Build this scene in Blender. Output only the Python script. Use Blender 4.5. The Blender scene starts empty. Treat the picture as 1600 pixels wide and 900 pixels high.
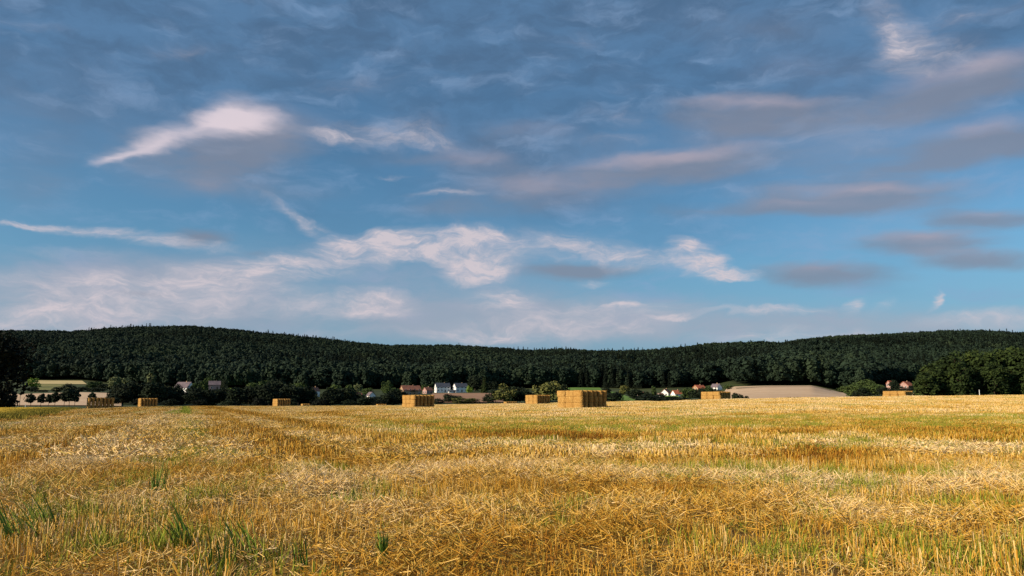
import bpy, bmesh, math, random
import numpy as np
from mathutils import Vector, Matrix

R = math.radians
scn = bpy.context.scene
col = scn.collection
random.seed(7)
rng = np.random.default_rng(11)

# ------------------------------------------------------------------ camera
PITCH = 8.1
CAM_H = 1.3
cam_d = bpy.data.cameras.new('camera')
cam_d.lens = 28.0
cam_d.sensor_width = 36.0
cam_d.clip_start = 0.05
cam_d.clip_end = 20000
cam = bpy.data.objects.new('camera', cam_d)
col.objects.link(cam)
cam.location = (0, 0, CAM_H)
cam.rotation_euler = (R(90 + PITCH), 0, 0)
scn.camera = cam
F = 1600 * 28.0 / 36.0


def pix(px, py):
    """photo pixel -> (x / depth, z / depth) of the ray through it"""
    u = (px - 800) / F
    v = (py - 450) / F
    p = R(PITCH)
    dy = math.cos(p) + v * math.sin(p)
    return u / dy, (math.sin(p) - v * math.cos(p)) / dy


def S(px):
    return pix(px, 627)[0]


def T(py):
    return pix(800, py)[1]


# ------------------------------------------------------------------ view, sun, sky
scn.view_settings.view_transform = 'Standard'
scn.view_settings.look = 'None'
scn.view_settings.exposure = 0.38
scn.view_settings.gamma = 1.0
scn.view_settings.use_curve_mapping = False

SUN_EL, SUN_BEAR = 23.0, -111.0
sd = bpy.data.lights.new('sun', 'SUN')
sd.energy = 5.0
sd.angle = R(0.5)
sd.color = (1.0, 0.83, 0.62)
sun = bpy.data.objects.new('sun', sd)
col.objects.link(sun)
sv = Vector((math.sin(R(SUN_BEAR)) * math.cos(R(SUN_EL)), math.cos(R(SUN_BEAR)) * math.cos(R(SUN_EL)), math.sin(R(SUN_EL))))
sun.rotation_euler = sv.to_track_quat('Z', 'Y').to_euler()
sun.location = (0, 0, 60)

world = bpy.data.worlds.new('World')
scn.world = world
world.use_nodes = True


class NT:
    """small node-writing helper"""

    def __init__(s, tree):
        s.t = tree
        s.n = tree.nodes
        s.l = tree.links

    def put(s, sock, v):
        if v is None:
            return
        if isinstance(v, bpy.types.NodeSocket):
            s.l.new(v, sock)
        else:
            sock.default_value = v

    def math(s, op, a, b=None, c=None, clamp=False):
        n = s.n.new('ShaderNodeMath')
        n.operation = op
        n.use_clamp = clamp
        for i, v in enumerate((a, b, c)):
            s.put(n.inputs[i], v)
        return n.outputs[0]

    def vmath(s, op, a, b=None, scale=None):
        n = s.n.new('ShaderNodeVectorMath')
        n.operation = op
        s.put(n.inputs[0], a)
        s.put(n.inputs[1], b)
        if scale is not None:
            s.put(n.inputs['Scale'], scale)
        return n.outputs[0]

    def noise(s, vec, scale, detail=4, rough=0.55, out=0, dist=0.0):
        n = s.n.new('ShaderNodeTexNoise')
        s.put(n.inputs['Vector'], vec)
        n.inputs['Scale'].default_value = scale
        n.inputs['Detail'].default_value = detail
        n.inputs['Roughness'].default_value = rough
        n.inputs['Distortion'].default_value = dist
        return n.outputs[out]

    def mapping(s, vec, loc=(0, 0, 0), rot=(0, 0, 0), sc=(1, 1, 1), kind='POINT'):
        n = s.n.new('ShaderNodeMapping')
        n.vector_type = kind
        s.put(n.inputs['Vector'], vec)
        n.inputs['Location'].default_value = loc
        n.inputs['Rotation'].default_value = rot
        n.inputs['Scale'].default_value = sc
        return n.outputs[0]

    def mix(s, fac, a, b, mode='MIX'):
        n = s.n.new('ShaderNodeMix')
        n.data_type = 'RGBA'
        n.blend_type = mode
        s.put(n.inputs[0], fac)
        s.put(n.inputs[6], a if isinstance(a, bpy.types.NodeSocket) else (*a, 1.0))
        s.put(n.inputs[7], b if isinstance(b, bpy.types.NodeSocket) else (*b, 1.0))
        return n.outputs[2]

    def ss(s, v, lo, hi, a=0.0, b=1.0):
        n = s.n.new('ShaderNodeMapRange')
        n.interpolation_type = 'SMOOTHSTEP'
        s.put(n.inputs[0], v)
        n.inputs[1].default_value = lo
        n.inputs[2].default_value = hi
        n.inputs[3].default_value = a
        n.inputs[4].default_value = b
        return n.outputs[0]

    def lin(s, v, lo, hi, a=0.0, b=1.0):
        n = s.n.new('ShaderNodeMapRange')
        s.put(n.inputs[0], v)
        n.inputs[1].default_value = lo
        n.inputs[2].default_value = hi
        n.inputs[3].default_value = a
        n.inputs[4].default_value = b
        return n.outputs[0]


def build_sky():
    w = NT(world.node_tree)
    bg = w.n['Background']
    STR = 0.077
    bg.inputs['Strength'].default_value = STR
    sky = w.n.new('ShaderNodeTexSky')
    sky.sky_type = 'NISHITA'
    sky.sun_disc = False
    sky.sun_elevation = R(SUN_EL)
    sky.sun_rotation = R(SUN_BEAR % 360)
    sky.altitude = 100
    sky.air_density = 1.0
    sky.dust_density = 0.6
    sky.ozone_density = 3.0
    tc = w.n.new('ShaderNodeTexCoord')
    sep = w.n.new('ShaderNodeSeparateXYZ')
    w.l.new(tc.outputs['Generated'], sep.inputs[0])
    az = w.math('MULTIPLY', w.math('ARCTAN2', sep.outputs[0], sep.outputs[1]), 57.2958)
    el = w.math('MULTIPLY', w.math('ARCSINE', sep.outputs[2]), 57.2958)
    cmb = w.n.new('ShaderNodeCombineXYZ')
    w.l.new(az, cmb.inputs[0])
    w.l.new(el, cmb.inputs[1])
    P = cmb.outputs[0]

    def warp(p, scale, amt, sc=(1, 1, 1)):
        c = w.noise(w.mapping(p, sc=sc), scale, 3, 0.5, out=1)
        c = w.vmath('SUBTRACT', c, (0.5, 0.5, 0.5))
        c = w.vmath('MULTIPLY', c, amt)
        return w.vmath('ADD', p, c)

    Pg = warp(P, 0.16, (3.5, 0.7, 0), (0.6, 1.6, 1))
    Pg = warp(Pg, 0.55, (1.8, 0.75, 0), (0.5, 1.5, 1))
    Pg = warp(Pg, 1.7, (0.7, 0.25, 0), (0.6, 1.4, 1))
    Pw = warp(P, 0.10, (5.5, 2.6, 0), (0.8, 1.8, 1))
    Pw = warp(Pw, 0.45, (2.2, 1.3, 0), (0.8, 1.4, 1))
    Pw = warp(Pw, 1.8, (0.6, 0.4, 0), (0.8, 1.2, 1))

    def azel(px, py):
        a, b = pix(px, py)
        n = math.sqrt(a * a + 1 + b * b)
        return math.degrees(math.atan2(a, 1)), math.degrees(math.asin(b / n))

    def blobs(p, lst):
        acc = None
        for (px, py, rx, ry, rot, wt) in lst:
            c = azel(px, py)
            dy = (azel(px, py - 10)[1] - azel(px, py + 10)[1]) / 20
            # the long axis as a great-circle direction in azimuth and elevation
            cx_, sx_ = 20 * math.cos(R(rot)), 20 * math.sin(R(rot))
            p1, p0 = azel(px + cx_, py - sx_), azel(px - cx_, py + sx_)
            ang = math.atan2(p1[1] - p0[1], p1[0] - p0[0])
            lx = math.hypot(p1[0] - p0[0], p1[1] - p0[1]) / 40
            m = w.mapping(p, (c[0], c[1], 0), (0, 0, ang), (rx * lx, ry * dy, 1e3), 'TEXTURE')
            g = w.n.new('ShaderNodeTexGradient')
            g.gradient_type = 'SPHERICAL'
            w.l.new(m, g.inputs[0])
            if acc is None:
                acc = w.math('MULTIPLY', g.outputs[1], wt)
            else:
                acc = w.math('MULTIPLY_ADD', g.outputs[1], wt, acc)
        return acc

    # --- high slate veil over the upper sky
    veil_n = w.noise(w.mapping(Pg, sc=(0.5, 1.1, 1)), 0.09, 5, 0.5)
    veil_h = w.ss(w.math('ADD', el, w.math('MULTIPLY', w.math('SUBTRACT', veil_n, 0.5), 40.0)), 9.0, 25.0)
    blue = w.noise(w.mapping(Pw, sc=(0.55, 1.5, 1)), 0.28, 6, 0.6)

    base = w.mix(1.0, sky.outputs[0], SKYTINT, 'MULTIPLY')
    # pale band low on the horizon
    hz = w.ss(el, 0.5, 13.0, 1.0, 0.0)
    base = w.mix(w.math('MULTIPLY', hz, 0.75), base, (1.75, 3.05, 4.7))
    c1 = w.mix(w.math('MULTIPLY', veil_h, 0.80), base, w.mix(w.ss(w.noise(w.mapping(Pw, rot=(0, 0, R(-12)), sc=(0.6, 1.5, 1)), 0.30, 6, 0.6), 0.36, 0.66), (0.84, 1.56, 2.70), (1.10, 2.20, 3.85)))
    # faint bluish white wisps everywhere
    wn = w.noise(w.mapping(Pw, rot=(0, 0, R(-8)), sc=(0.35, 1.6, 1)), 0.55, 8, 0.62)
    wm = w.ss(w.math('MULTIPLY', wn, w.ss(blue, 0.36, 0.72)), 0.10, 0.80)
    c2 = w.mix(w.math('MULTIPLY', wm, 0.60), c1, (2.5, 3.8, 5.9))

    # --- thin milky haze low over the hills
    hb = blobs(Pg, MILK)
    c2 = w.mix(w.math('MULTIPLY', w.ss(w.math('MULTIPLY', hb, w.lin(blue, 0.3, 0.7, 0.6, 1.3)), 0.0, 1.1), 0.55), c2, (4.2, 4.0, 4.7))

    # --- grey lens-shaped clouds: body, then lit upper edge
    body = blobs(Pg, GREY)
    bn = w.noise(w.mapping(Pg, sc=(0.4, 1.2, 1)), 0.5, 5, 0.5)
    bm = w.ss(w.math('MULTIPLY', body, w.lin(bn, 0.25, 0.75, 0.55, 1.45)), 0.0, 1.0)
    # beyond the view the same kind of cloud goes on, from noise
    c3 = w.mix(w.math('MULTIPLY', bm, 0.72), c2, (2.25, 2.45, 3.15))
    edge = blobs(Pg, PINK)
    em = w.ss(w.math('MULTIPLY', edge, w.lin(bn, 0.3, 0.7, 0.7, 1.3)), 0.0, 1.15)
    c4 = w.mix(w.math('MULTIPLY', em, 0.72), c3, (4.3, 3.85, 4.6))

    # --- white cirrus bands
    ac = blobs(Pw, WHITE)
    sn = w.noise(w.mapping(Pw, rot=(0, 0, R(10)), sc=(0.45, 1.5, 1)), 0.8, 9, 0.62)
    fn = w.noise(w.mapping(Pw, rot=(0, 0, R(-14)), sc=(0.5, 2.4, 1)), 2.2, 6, 0.65)
    acs = w.ss(ac, 0.0, 1.45, 0.0, 1.2)
    fil = w.math('MULTIPLY', w.ss(sn, 0.30, 0.74, 0.0, 1.15), w.lin(fn, 0.3, 0.7, 0.55, 1.25))
    sm = w.math('MULTIPLY', acs, w.math('MULTIPLY_ADD', fil, 0.85, 0.22), clamp=True)
    outer = w.math('MULTIPLY', w.ss(w.math('ABSOLUTE', az), 36.0, 50.0), w.ss(el, 2.0, 16.0, 0.55, 0.10))
    om = w.math('MULTIPLY', outer, w.ss(sn, 0.45, 0.7))
    sm = w.math('MAXIMUM', sm, om)
    c5 = w.mix(w.math('MULTIPLY', sm, 0.92), c4, (6.5, 5.8, 6.2))
    br = blobs(Pg, BRIGHT)
    bm2 = w.ss(w.math('MULTIPLY', br, w.ss(bn, 0.25, 0.6, 0.7, 1.15)), 0.0, 2.1)
    c6 = w.mix(w.math('MULTIPLY', bm2, 0.88), c5, (7.8, 6.7, 7.2))
    w.l.new(c6, bg.inputs['Color'])


SKYTINT = (0.66, 0.98, 1.06)
# px, py, rx, ry, tilt (rising to the right), weight
GREY = [
    (330, 245, 190, 70, 5, 1.0), (420, 215, 130, 70, 0, 0.5), (430, 295, 160, 40, -5, 0.45),
    (1200, 178, 220, 42, 0, 1.1), (1120, 205, 120, 36, 0, 0.5), (1330, 180, 180, 40, 5, 0.2),
    (1520, 140, 220, 48, 14, 1.25), (1280, 160, 300, 60, 0, 0.12), (1150, 260, 260, 60, 4, 0.4), (60, 180, 260, 160, 0, 0.35), (1560, 222, 190, 38, 8, 1.2), (1420, 245, 240, 60, 0, 0.4),
    (1050, 262, 210, 30, 6, 1.0), (850, 300, 230, 50, 3, 0.7), (740, 255, 110, 34, -4, 0.55),
    (1330, 308, 240, 38, 1, 1.3), (1250, 325, 150, 26, 0, 0.5), (1540, 342, 130, 24, 2, 1.3),
    (1440, 380, 160, 24, 1, 1.35), (1530, 408, 150, 24, 0, 1.1), (1290, 430, 160, 26, -2, 1.25), (1400, 262, 160, 16, 4, 0.5), (1100, 330, 130, 16, 0, 0.5), (620, 250, 120, 18, 0, 0.4),
    (900, 424, 140, 20, 0, 1.1), (310, 368, 70, 20, 0, 0.9), (800, 210, 130, 32, 0, 0.5),
    (700, 325, 160, 24, 0, 0.4), (1180, 45, 180, 50, 0, 0.45), (60, 300, 160, 80, 0, 0.25),
    (400, 398, 40, 10, 0, 0.5), (230, 460, 80, 10, -4, 0.5),
]
PINK = [
    (1180, 158, 170, 17, 1, 0.9), (1510, 110, 190, 30, 15, 0.8), (1540, 196, 170, 22, 8, 0.75),
    (1040, 245, 210, 18, 6, 1.15), (850, 290, 190, 34, 3, 0.6), (735, 248, 95, 24, -3, 0.7),
    (1330, 295, 200, 15, 1, 0.9), (1240, 315, 110, 16, 0, 0.55), (1540, 332, 90, 12, 2, 0.6),
    (1430, 370, 140, 16, 1, 0.8), (1500, 395, 160, 20, 0, 0.5), (1270, 418, 130, 16, -2, 0.45),
    (1250, 100, 200, 40, 0, 0.30), (320, 290, 180, 34, 0, 0.30), (830, 200, 110, 20, 0, 0.4),
]
MILK = [(1380, 210, 380, 150, 0, 0.45), (900, 260, 300, 90, 0, 0.3), (800, 515, 1000, 50, 0, 0.45), (1250, 500, 400, 50, 0, 0.25), (1400, 350, 300, 60, 0, 0.3), (150, 470, 420, 90, 0, 1.1), (600, 470, 420, 80, 0, 0.7), (900, 500, 400, 60, 0, 0.9), (300, 410, 400, 60, 3, 0.5), (1450, 510, 420, 40, 0, 0.8), (760, 400, 300, 60, 0, 0.5), (1100, 225, 300, 60, 0, 0.25), (300, 215, 260, 90, 0, 0.35)]
WHITE = [
    (640, 385, 170, 34, 0, 1.5), (745, 400, 100, 48, -8, 2.0), (735, 425, 70, 24, 10, 1.6), (570, 378, 80, 22, 0, 0.9),
    (470, 415, 200, 34, 6, 1.0), (330, 440, 190, 40, 4, 1.0), (130, 450, 210, 36, 0, 1.15), (60, 495, 200, 40, 2, 1.1),
    (230, 492, 200, 34, 0, 0.9), (400, 470, 180, 30, 0, 0.7), (590, 478, 90, 34, -8, 1.6), (500, 490, 120, 26, 0, 0.6),
    (170, 362, 190, 14, -6, 1.0), (60, 352, 80, 9, 0, 0.9), (300, 384, 120, 12, -4, 0.8), (470, 338, 80, 14, -38, 0.8), (510, 350, 60, 12, -30, 0.6),
    (880, 385, 170, 34, -6, 0.9), (1000, 405, 120, 22, -6, 0.8), (1085, 408, 60, 40, -30, 1.7), (1130, 432, 60, 14, 2, 1.9), (1070, 380, 30, 16, 0, 0.7),
    (925, 440, 40, 10, 8, 0.8), (790, 480, 100, 40, -10, 1.0), (810, 462, 60, 20, 0, 0.6), (960, 492, 160, 36, 0, 0.9), (975, 476, 40, 8, 0, 1.1), (1050, 500, 40, 7, 0, 0.9),
    (850, 520, 260, 22, 0, 0.9), (740, 530, 120, 16, 0, 0.8), (1190, 490, 140, 11, 3, 1.1), (1335, 478, 22, 18, 35, 1.2), (1380, 476, 34, 14, 20, 0.6), (1464, 470, 24, 10, 55, 1.3),
    (1550, 496, 170, 16, 3, 0.9), (1300, 522, 260, 16, 0, 0.6), (1180, 532, 160, 12, 0, 0.6), (480, 525, 220, 20, 0, 0.5),
    (600, 205, 150, 34, 2, 0.75), (520, 210, 60, 14, -6, 0.5), (620, 269, 34, 8, 5, 0.7), (700, 304, 80, 10, 0, 0.8), (680, 215, 90, 14, -6, 0.5),
    (1395, 45, 50, 90, 20, 0.8), (1450, 80, 140, 50, -4, 0.6), (1500, 15, 140, 24, 6, 0.5), (290, 80, 90, 18, 6, 0.4), (45, 38, 90, 18, -10, 0.35),
    (560, 130, 120, 30, 0, 0.35), (960, 190, 100, 26, 0, 0.4), (960, 225, 100, 12, 0, 0.4), (910, 60, 50, 30, 0, 0.35), (130, 400, 160, 14, 0, 0.4),
]
BRIGHT = [
    (230, 228, 120, 20, 15, 1.05), (300, 205, 130, 30, 12, 1.0), (365, 178, 66, 44, 0, 1.35), (430, 190, 150, 50, -6, 0.5), (345, 192, 110, 30, 5, 0.7), (420, 180, 50, 28, 0, 0.35),
    (180, 246, 60, 9, 14, 0.8), (740, 420, 50, 18, 12, 0.35), (1110, 428, 40, 10, 2, 0.25), (240, 200, 60, 22, 10, 0.3),
]
build_sky()


# ------------------------------------------------------------------ numpy noise
def vnoise(x, y, seed=0):
    x = np.asarray(x, float)
    y = np.asarray(y, float)
    xi = np.floor(x).astype(np.int64)
    yi = np.floor(y).astype(np.int64)
    fx = x - xi
    fy = y - yi
    fx = fx * fx * (3 - 2 * fx)
    fy = fy * fy * (3 - 2 * fy)

    def h(a, b):
        v = (a * 374761393 + b * 668265263 + seed * 974711) & 0xffffffff
        v = ((v ^ (v >> 13)) * 1274126177) & 0xffffffff
        return ((v ^ (v >> 16)) & 0xffff) / 65535.0
    a = h(xi, yi) * (1 - fx) + h(xi + 1, yi) * fx
    b = h(xi, yi + 1) * (1 - fx) + h(xi + 1, yi + 1) * fx
    return a * (1 - fy) + b * fy


def fbm(x, y, seed=0, o=3):
    s, a, t = 0, 1.0, 0
    for i in range(o):
        s = s + vnoise(x * 2 ** i, y * 2 ** i, seed + i * 17) * a
        t += a
        a *= 0.5
    return s / t


# ------------------------------------------------------------------ terrain
RIDGE_D = 1700.0
RIDGE = [(-600, 530), (-200, 520), (0, 514), (50, 514), (110, 515), (150, 511), (200, 508), (290, 507), (350, 511), (400, 517), (440, 520),
         (500, 526), (540, 531), (600, 537), (650, 537), (700, 537), (760, 540), (830, 545), (880, 543), (940, 546), (1000, 545), (1060, 541),
         (1110, 534), (1160, 533), (1200, 532.5), (1230, 533), (1250, 529), (1300, 524), (1350, 521), (1400, 519), (1450, 516), (1490, 514),
         (1540, 514), (1600, 517), (1800, 522), (2200, 530)]
TREE_H = 19.0
# column px : crest depth, crest py, then (depth, py) knots beyond
COLS = {
    -400: (225, 650, [(260, 655), (340, 636), (400, 630), (520, 616), (700, 606), (850, 595)]),
    0: (230, 639, [(260, 642), (320, 636), (400, 630), (520, 616), (700, 605), (850, 594)]),
    130: (235, 639, [(265, 641), (320, 636), (400, 629), (520, 614), (700, 606), (850, 595)]),
    190: (260, 636.5, [(300, 638), (340, 635), (400, 630), (520, 616), (700, 609), (850, 600)]),
    300: (300, 634.8, [(330, 636), (400, 633), (500, 626), (600, 618), (700, 611), (900, 602)]),
    450: (335, 634.6, [(360, 636), (400, 634), (500, 626), (600, 619), (700, 613), (900, 604)]),
    620: (335, 634.0, [(360, 635.5), (420, 632), (500, 627), (600, 619), (700, 613), (900, 604)]),
    700: (320, 632.5, [(350, 634), (420, 631), (500, 623), (600, 617), (700, 613.5), (900, 604)]),
    820: (300, 630.6, [(330, 632), (420, 630), (500, 623), (600, 617), (700, 612), (900, 604)]),
    900: (270, 628.8, [(300, 632), (400, 630), (500, 622), (600, 616), (700, 611), (850, 604.5)]),
    1000: (230, 627.0, [(260, 631), (400, 631), (500, 626), (600, 620), (700, 614), (900, 602)]),
    1100: (185, 624.8, [(212, 629.6), (300, 632), (400, 630), (550, 621), (700, 611), (850, 600)]),
    1150: (178, 624.0, [(208, 629.6), (300, 630), (400, 626), (500, 617), (600, 608), (700, 604)]),
    1200: (172, 623.2, [(205, 629.6), (300, 629), (400, 625), (500, 615), (600, 605), (700, 603)]),
    1270: (170, 622.0, [(208, 629.6), (300, 628), (400, 624), (500, 614), (600, 604.5), (700, 602.8)]),
    1315: (170, 621.3, [(212, 629.5), (300, 628), (400, 625), (500, 619), (600, 615), (700, 612)]),
    1345: (170, 620.8, [(214, 627.5), (300, 628), (400, 626.5), (500, 623), (600, 618), (700, 609)]),
    1400: (170, 620.2, [(218, 627.0), (300, 627), (400, 624), (500, 617), (600, 611), (700, 606), (850, 596)]),
    1500: (170, 619.0, [(218, 628), (300, 627), (400, 622), (500, 617), (600, 611), (700, 606), (850, 596)]),
    1600: (170, 618.0, [(218, 627), (300, 625), (400, 622), (500, 617), (600, 611), (700, 606), (850, 596)]),
    2100: (170, 614.0, [(218, 622), (300, 622), (400, 620), (500, 617), (600, 611), (700, 606), (850, 596)]),
}
CPX = np.array(sorted(COLS))
CS = np.array([S(p) for p in CPX])
CREST = np.array([COLS[p][0] for p in CPX], float)
RPX = np.array([S(a) for a, b in RIDGE])
RZ = np.array([T(b) * RIDGE_D + CAM_H - TREE_H for a, b in RIDGE])


def wood_depth(s):
    """depth at which the wooded slope begins"""
    return np.interp(s, [S(-300), S(0), S(130), S(300), S(700), S(900), S(1000), S(1140), S(1150), S(1320), S(1350), S(1420), S(1700)],
                     [860, 850, 850, 800, 790, 830, 790, 780, 700, 700, 690, 800, 800])


def z_at(x, y):
    x = np.atleast_1d(np.asarray(x, float))
    y = np.atleast_1d(np.asarray(y, float))
    D = np.maximum(y, 0.01)
    s = np.clip(x / np.maximum(D, 1.0), -1.35, 1.35)
    zs = []
    for p in CPX:
        dc, yc, kn = COLS[p]
        zc = CAM_H + T(yc) * dc
        Ds = [dc] + [a for a, b in kn]
        Zs = [zc] + [CAM_H + T(b) * a for a, b in kn]
        rz = float(np.interp(S(p), RPX, RZ))
        Ds += [RIDGE_D, 2300, 3500]
        Zs += [rz, rz * 0.55, rz * 0.3]
        zz = np.interp(D, Ds, Zs)
        near = zc * (D / dc) ** 2
        zs.append(np.where(D < dc, near, zz))
    zs = np.array(zs)
    i = np.clip(np.searchsorted(CS, s) - 1, 0, len(CS) - 2)
    f = np.clip((s - CS[i]) / (CS[i + 1] - CS[i]), 0, 1)
    j = np.arange(len(s))
    z = zs[i, j] * (1 - f) + zs[i + 1, j] * f
    # exact ridge line near the top of the slope
    rz = np.interp(s, RPX, RZ)
    rz0 = np.array([float(np.interp(S(p), RPX, RZ)) for p in CPX])
    rz_i = rz0[i] * (1 - f) + rz0[i + 1] * f
    k = np.clip((D - 900) / (RIDGE_D - 900), 0, 1)
    z = z + (rz - rz_i) * k * (D < 2300)
    und = (fbm(x / 170, y / 170, 5) - 0.5) * 34 + (fbm(x / 60, y / 60, 8) - 0.5) * 12
    z = z + und * np.clip((D - 880) / 250, 0, 1) * np.clip((RIDGE_D - D) / 800, 0, 1)
    return z


def Z(x, y):
    return float(z_at([x], [y])[0])


def crest_at(s):
    return np.interp(s, CS, CREST)


# ------------------------------------------------------------------ materials
def mat(name, f, rough=0.9, spec=0.2):
    m = bpy.data.materials.new(name)
    m.use_nodes = True
    w = NT(m.node_tree)
    b = w.n['Principled BSDF']
    b.inputs['Roughness'].default_value = rough
    b.inputs['Specular IOR Level'].default_value = spec
    c = f(w, b)
    if isinstance(c, bpy.types.NodeSocket):
        w.l.new(c, b.inputs['Base Color'])
    elif c is not None:
        b.inputs['Base Color'].default_value = (*c, 1)
    return m


def worldpos(w):
    g = w.n.new('ShaderNodeNewGeometry')
    return g.outputs['Position'], g.outputs['Random Per Island']


def inst_attr(w, name):
    a = w.n.new('ShaderNodeAttribute')
    a.attribute_type = 'INSTANCER'
    a.attribute_name = name
    return a.outputs['Fac']


def f_straw(w, b):
    p, isl = worldpos(w)
    tone = inst_attr(w, 'tone')
    n1 = w.noise(p, 0.6, 3)
    t = w.math('ADD', tone, w.math('MULTIPLY', w.math('SUBTRACT', n1, 0.5), 0.5))
    t = w.math('ADD', t, w.math('MULTIPLY', w.math('SUBTRACT', isl, 0.5), 0.55), clamp=True)
    r = w.n.new('ShaderNodeValToRGB')
    w.l.new(t, r.inputs[0])
    e = r.color_ramp.elements
    e[0].position = 0.0
    e[0].color = (0.20, 0.074, 0.006, 1)
    e[1].position = 1.0
    e[1].color = (0.84, 0.64, 0.38, 1)
    for pos, c in ((0.25, (0.43, 0.215, 0.018)), (0.5, (0.61, 0.362, 0.062)), (0.75, (0.72, 0.50, 0.19))):
        x = e.new(pos)
        x.color = (*c, 1)
    # a few greenish stalks
    g = w.ss(w.math('FRACT', w.math('MULTIPLY', isl, 13.7)), 0.82, 0.86)
    return w.mix(w.math('MULTIPLY', g, 0.6), r.outputs[0], (0.30, 0.27, 0.045))


def f_grass(w, b):
    p, isl = worldpos(w)
    n1 = w.noise(p, 0.8, 3)
    t = w.math('ADD', w.math('MULTIPLY', n1, 0.6), w.math('MULTIPLY', isl, 0.5), clamp=True)
    c = w.mix(t, (0.075, 0.14, 0.010), (0.32, 0.34, 0.028))
    y = w.ss(w.math('FRACT', w.math('MULTIPLY', isl, 7.3)), 0.75, 0.8)
    return w.mix(w.math('MULTIPLY', y, 0.7), c, (0.42, 0.34, 0.07))


def f_verge(w, b):
    p, isl = worldpos(w)
    t = w.math('ADD', w.math('MULTIPLY', isl, 0.3), w.math('MULTIPLY', inst_attr(w, 'tone'), 0.8), clamp=True)
    return w.mix(t, (0.045, 0.065, 0.010), (0.75, 0.54, 0.08))


def f_field(w, b):
    p, _ = worldpos(w)
    n1 = w.noise(p, 0.25, 4)
    n2 = w.noise(p, 3.0, 6, 0.7)
    n3 = w.noise(p, 26.0, 4, 0.7)
    c = w.mix(w.ss(n2, 0.35, 0.65), (0.085, 0.040, 0.006), (0.30, 0.17, 0.030))
    c = w.mix(w.math('MULTIPLY', w.ss(n3, 0.4, 0.7), 0.5), c, (0.44, 0.28, 0.08))
    c = w.mix(w.math('MULTIPLY', w.ss(n1, 0.5, 0.7), 0.35), c, (0.20, 0.19, 0.03))
    bp = w.n.new('ShaderNodeBump')
    bp.inputs['Strength'].default_value = 0.6
    bp.inputs['Distance'].default_value = 0.03
    w.l.new(n3, bp.inputs['Height'])
    w.l.new(bp.outputs[0], b.inputs['Normal'])
    return c


def f_two(c1, c2, scale=0.05, c3=None, lines=None):
    def f(w, b):
        p, _ = worldpos(w)
        n = w.noise(p, scale, 5, 0.6)
        c = w.mix(w.ss(n, 0.35, 0.65), c1, c2)
        if c3:
            c = w.mix(w.math('MULTIPLY', w.ss(w.noise(p, scale * 14, 3), 0.45, 0.7), 0.5), c, c3)
        if lines:
            # drill rows and tramlines
            q = w.mapping(p, rot=(0, 0, R(lines)), sc=(0.02, 0.35, 0.02))
            c = w.mix(w.math('MULTIPLY', w.ss(w.noise(q, 1.0, 4, 0.7), 0.4, 0.65), 0.45), c, c1)
            q2 = w.mapping(p, rot=(0, 0, R(lines)), sc=(0.004, 0.06, 0.02))
            c = w.mix(w.math('MULTIPLY', w.ss(w.noise(q2, 1.0, 2, 0.6), 0.5, 0.62), 0.5), c, tuple(v * 1.15 for v in c2))
        return c
    return f


def f_leaf(c1, c2, c3, big=0.02, ki=0.45, kt=0.45):
    """foliage: every clump has its own green, and stands of trees differ"""
    def f(w, b):
        p, isl = worldpos(w)
        n = w.noise(p, big, 3, 0.6)
        tone = inst_attr(w, 'tone')
        t = w.math('ADD', w.math('MULTIPLY', isl, ki), w.math('MULTIPLY', w.ss(n, 0.3, 0.7), 0.35))
        t = w.math('ADD', t, w.math('MULTIPLY', tone, kt), clamp=True)
        r = w.n.new('ShaderNodeValToRGB')
        w.l.new(t, r.inputs[0])
        e = r.color_ramp.elements
        e[0].color = (*c1, 1)
        e[1].color = (*c3, 1)
        x = e.new(0.5)
        x.color = (*c2, 1)
        return r.outputs[0]
    return f


def f_bale(w, b):
    tc = w.n.new('ShaderNodeTexCoord')
    p = tc.outputs['Object']
    oi = w.n.new('ShaderNodeObjectInfo')
    pr = w.vmath('ADD', p, w.vmath('SCALE', w.vmath('ADD', oi.outputs['Location'], (0, 0, 0)), None, 3.1))
    n1 = w.noise(w.mapping(pr, sc=(1, 1, 1)), 7.0, 6, 0.75)
    n2 = w.noise(w.mapping(pr, sc=(3, 9, 9)), 4.0, 5, 0.7)
    c = w.mix(w.ss(n1, 0.35, 0.65), (0.27, 0.125, 0.018), (0.56, 0.345, 0.105))
    c = w.mix(w.math('MULTIPLY', w.ss(n2, 0.45, 0.7), 0.5), c, (0.70, 0.49, 0.19))
    n3 = w.noise(pr, 1.6, 3, 0.6)
    c = w.mix(w.math('MULTIPLY', w.ss(n3, 0.45, 0.7), 0.55), c, (0.30, 0.15, 0.03))
    c = w.mix(w.math('MULTIPLY', oi.outputs['Random'], 0.45), c, (0.38, 0.20, 0.05))
    bp = w.n.new('ShaderNodeBump')
    bp.inputs['Strength'].default_value = 1.0
    bp.inputs['Distance'].default_value = 0.11
    w.l.new(n1, bp.inputs['Height'])
    w.l.new(bp.outputs[0], b.inputs['Normal'])
    return c


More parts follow.
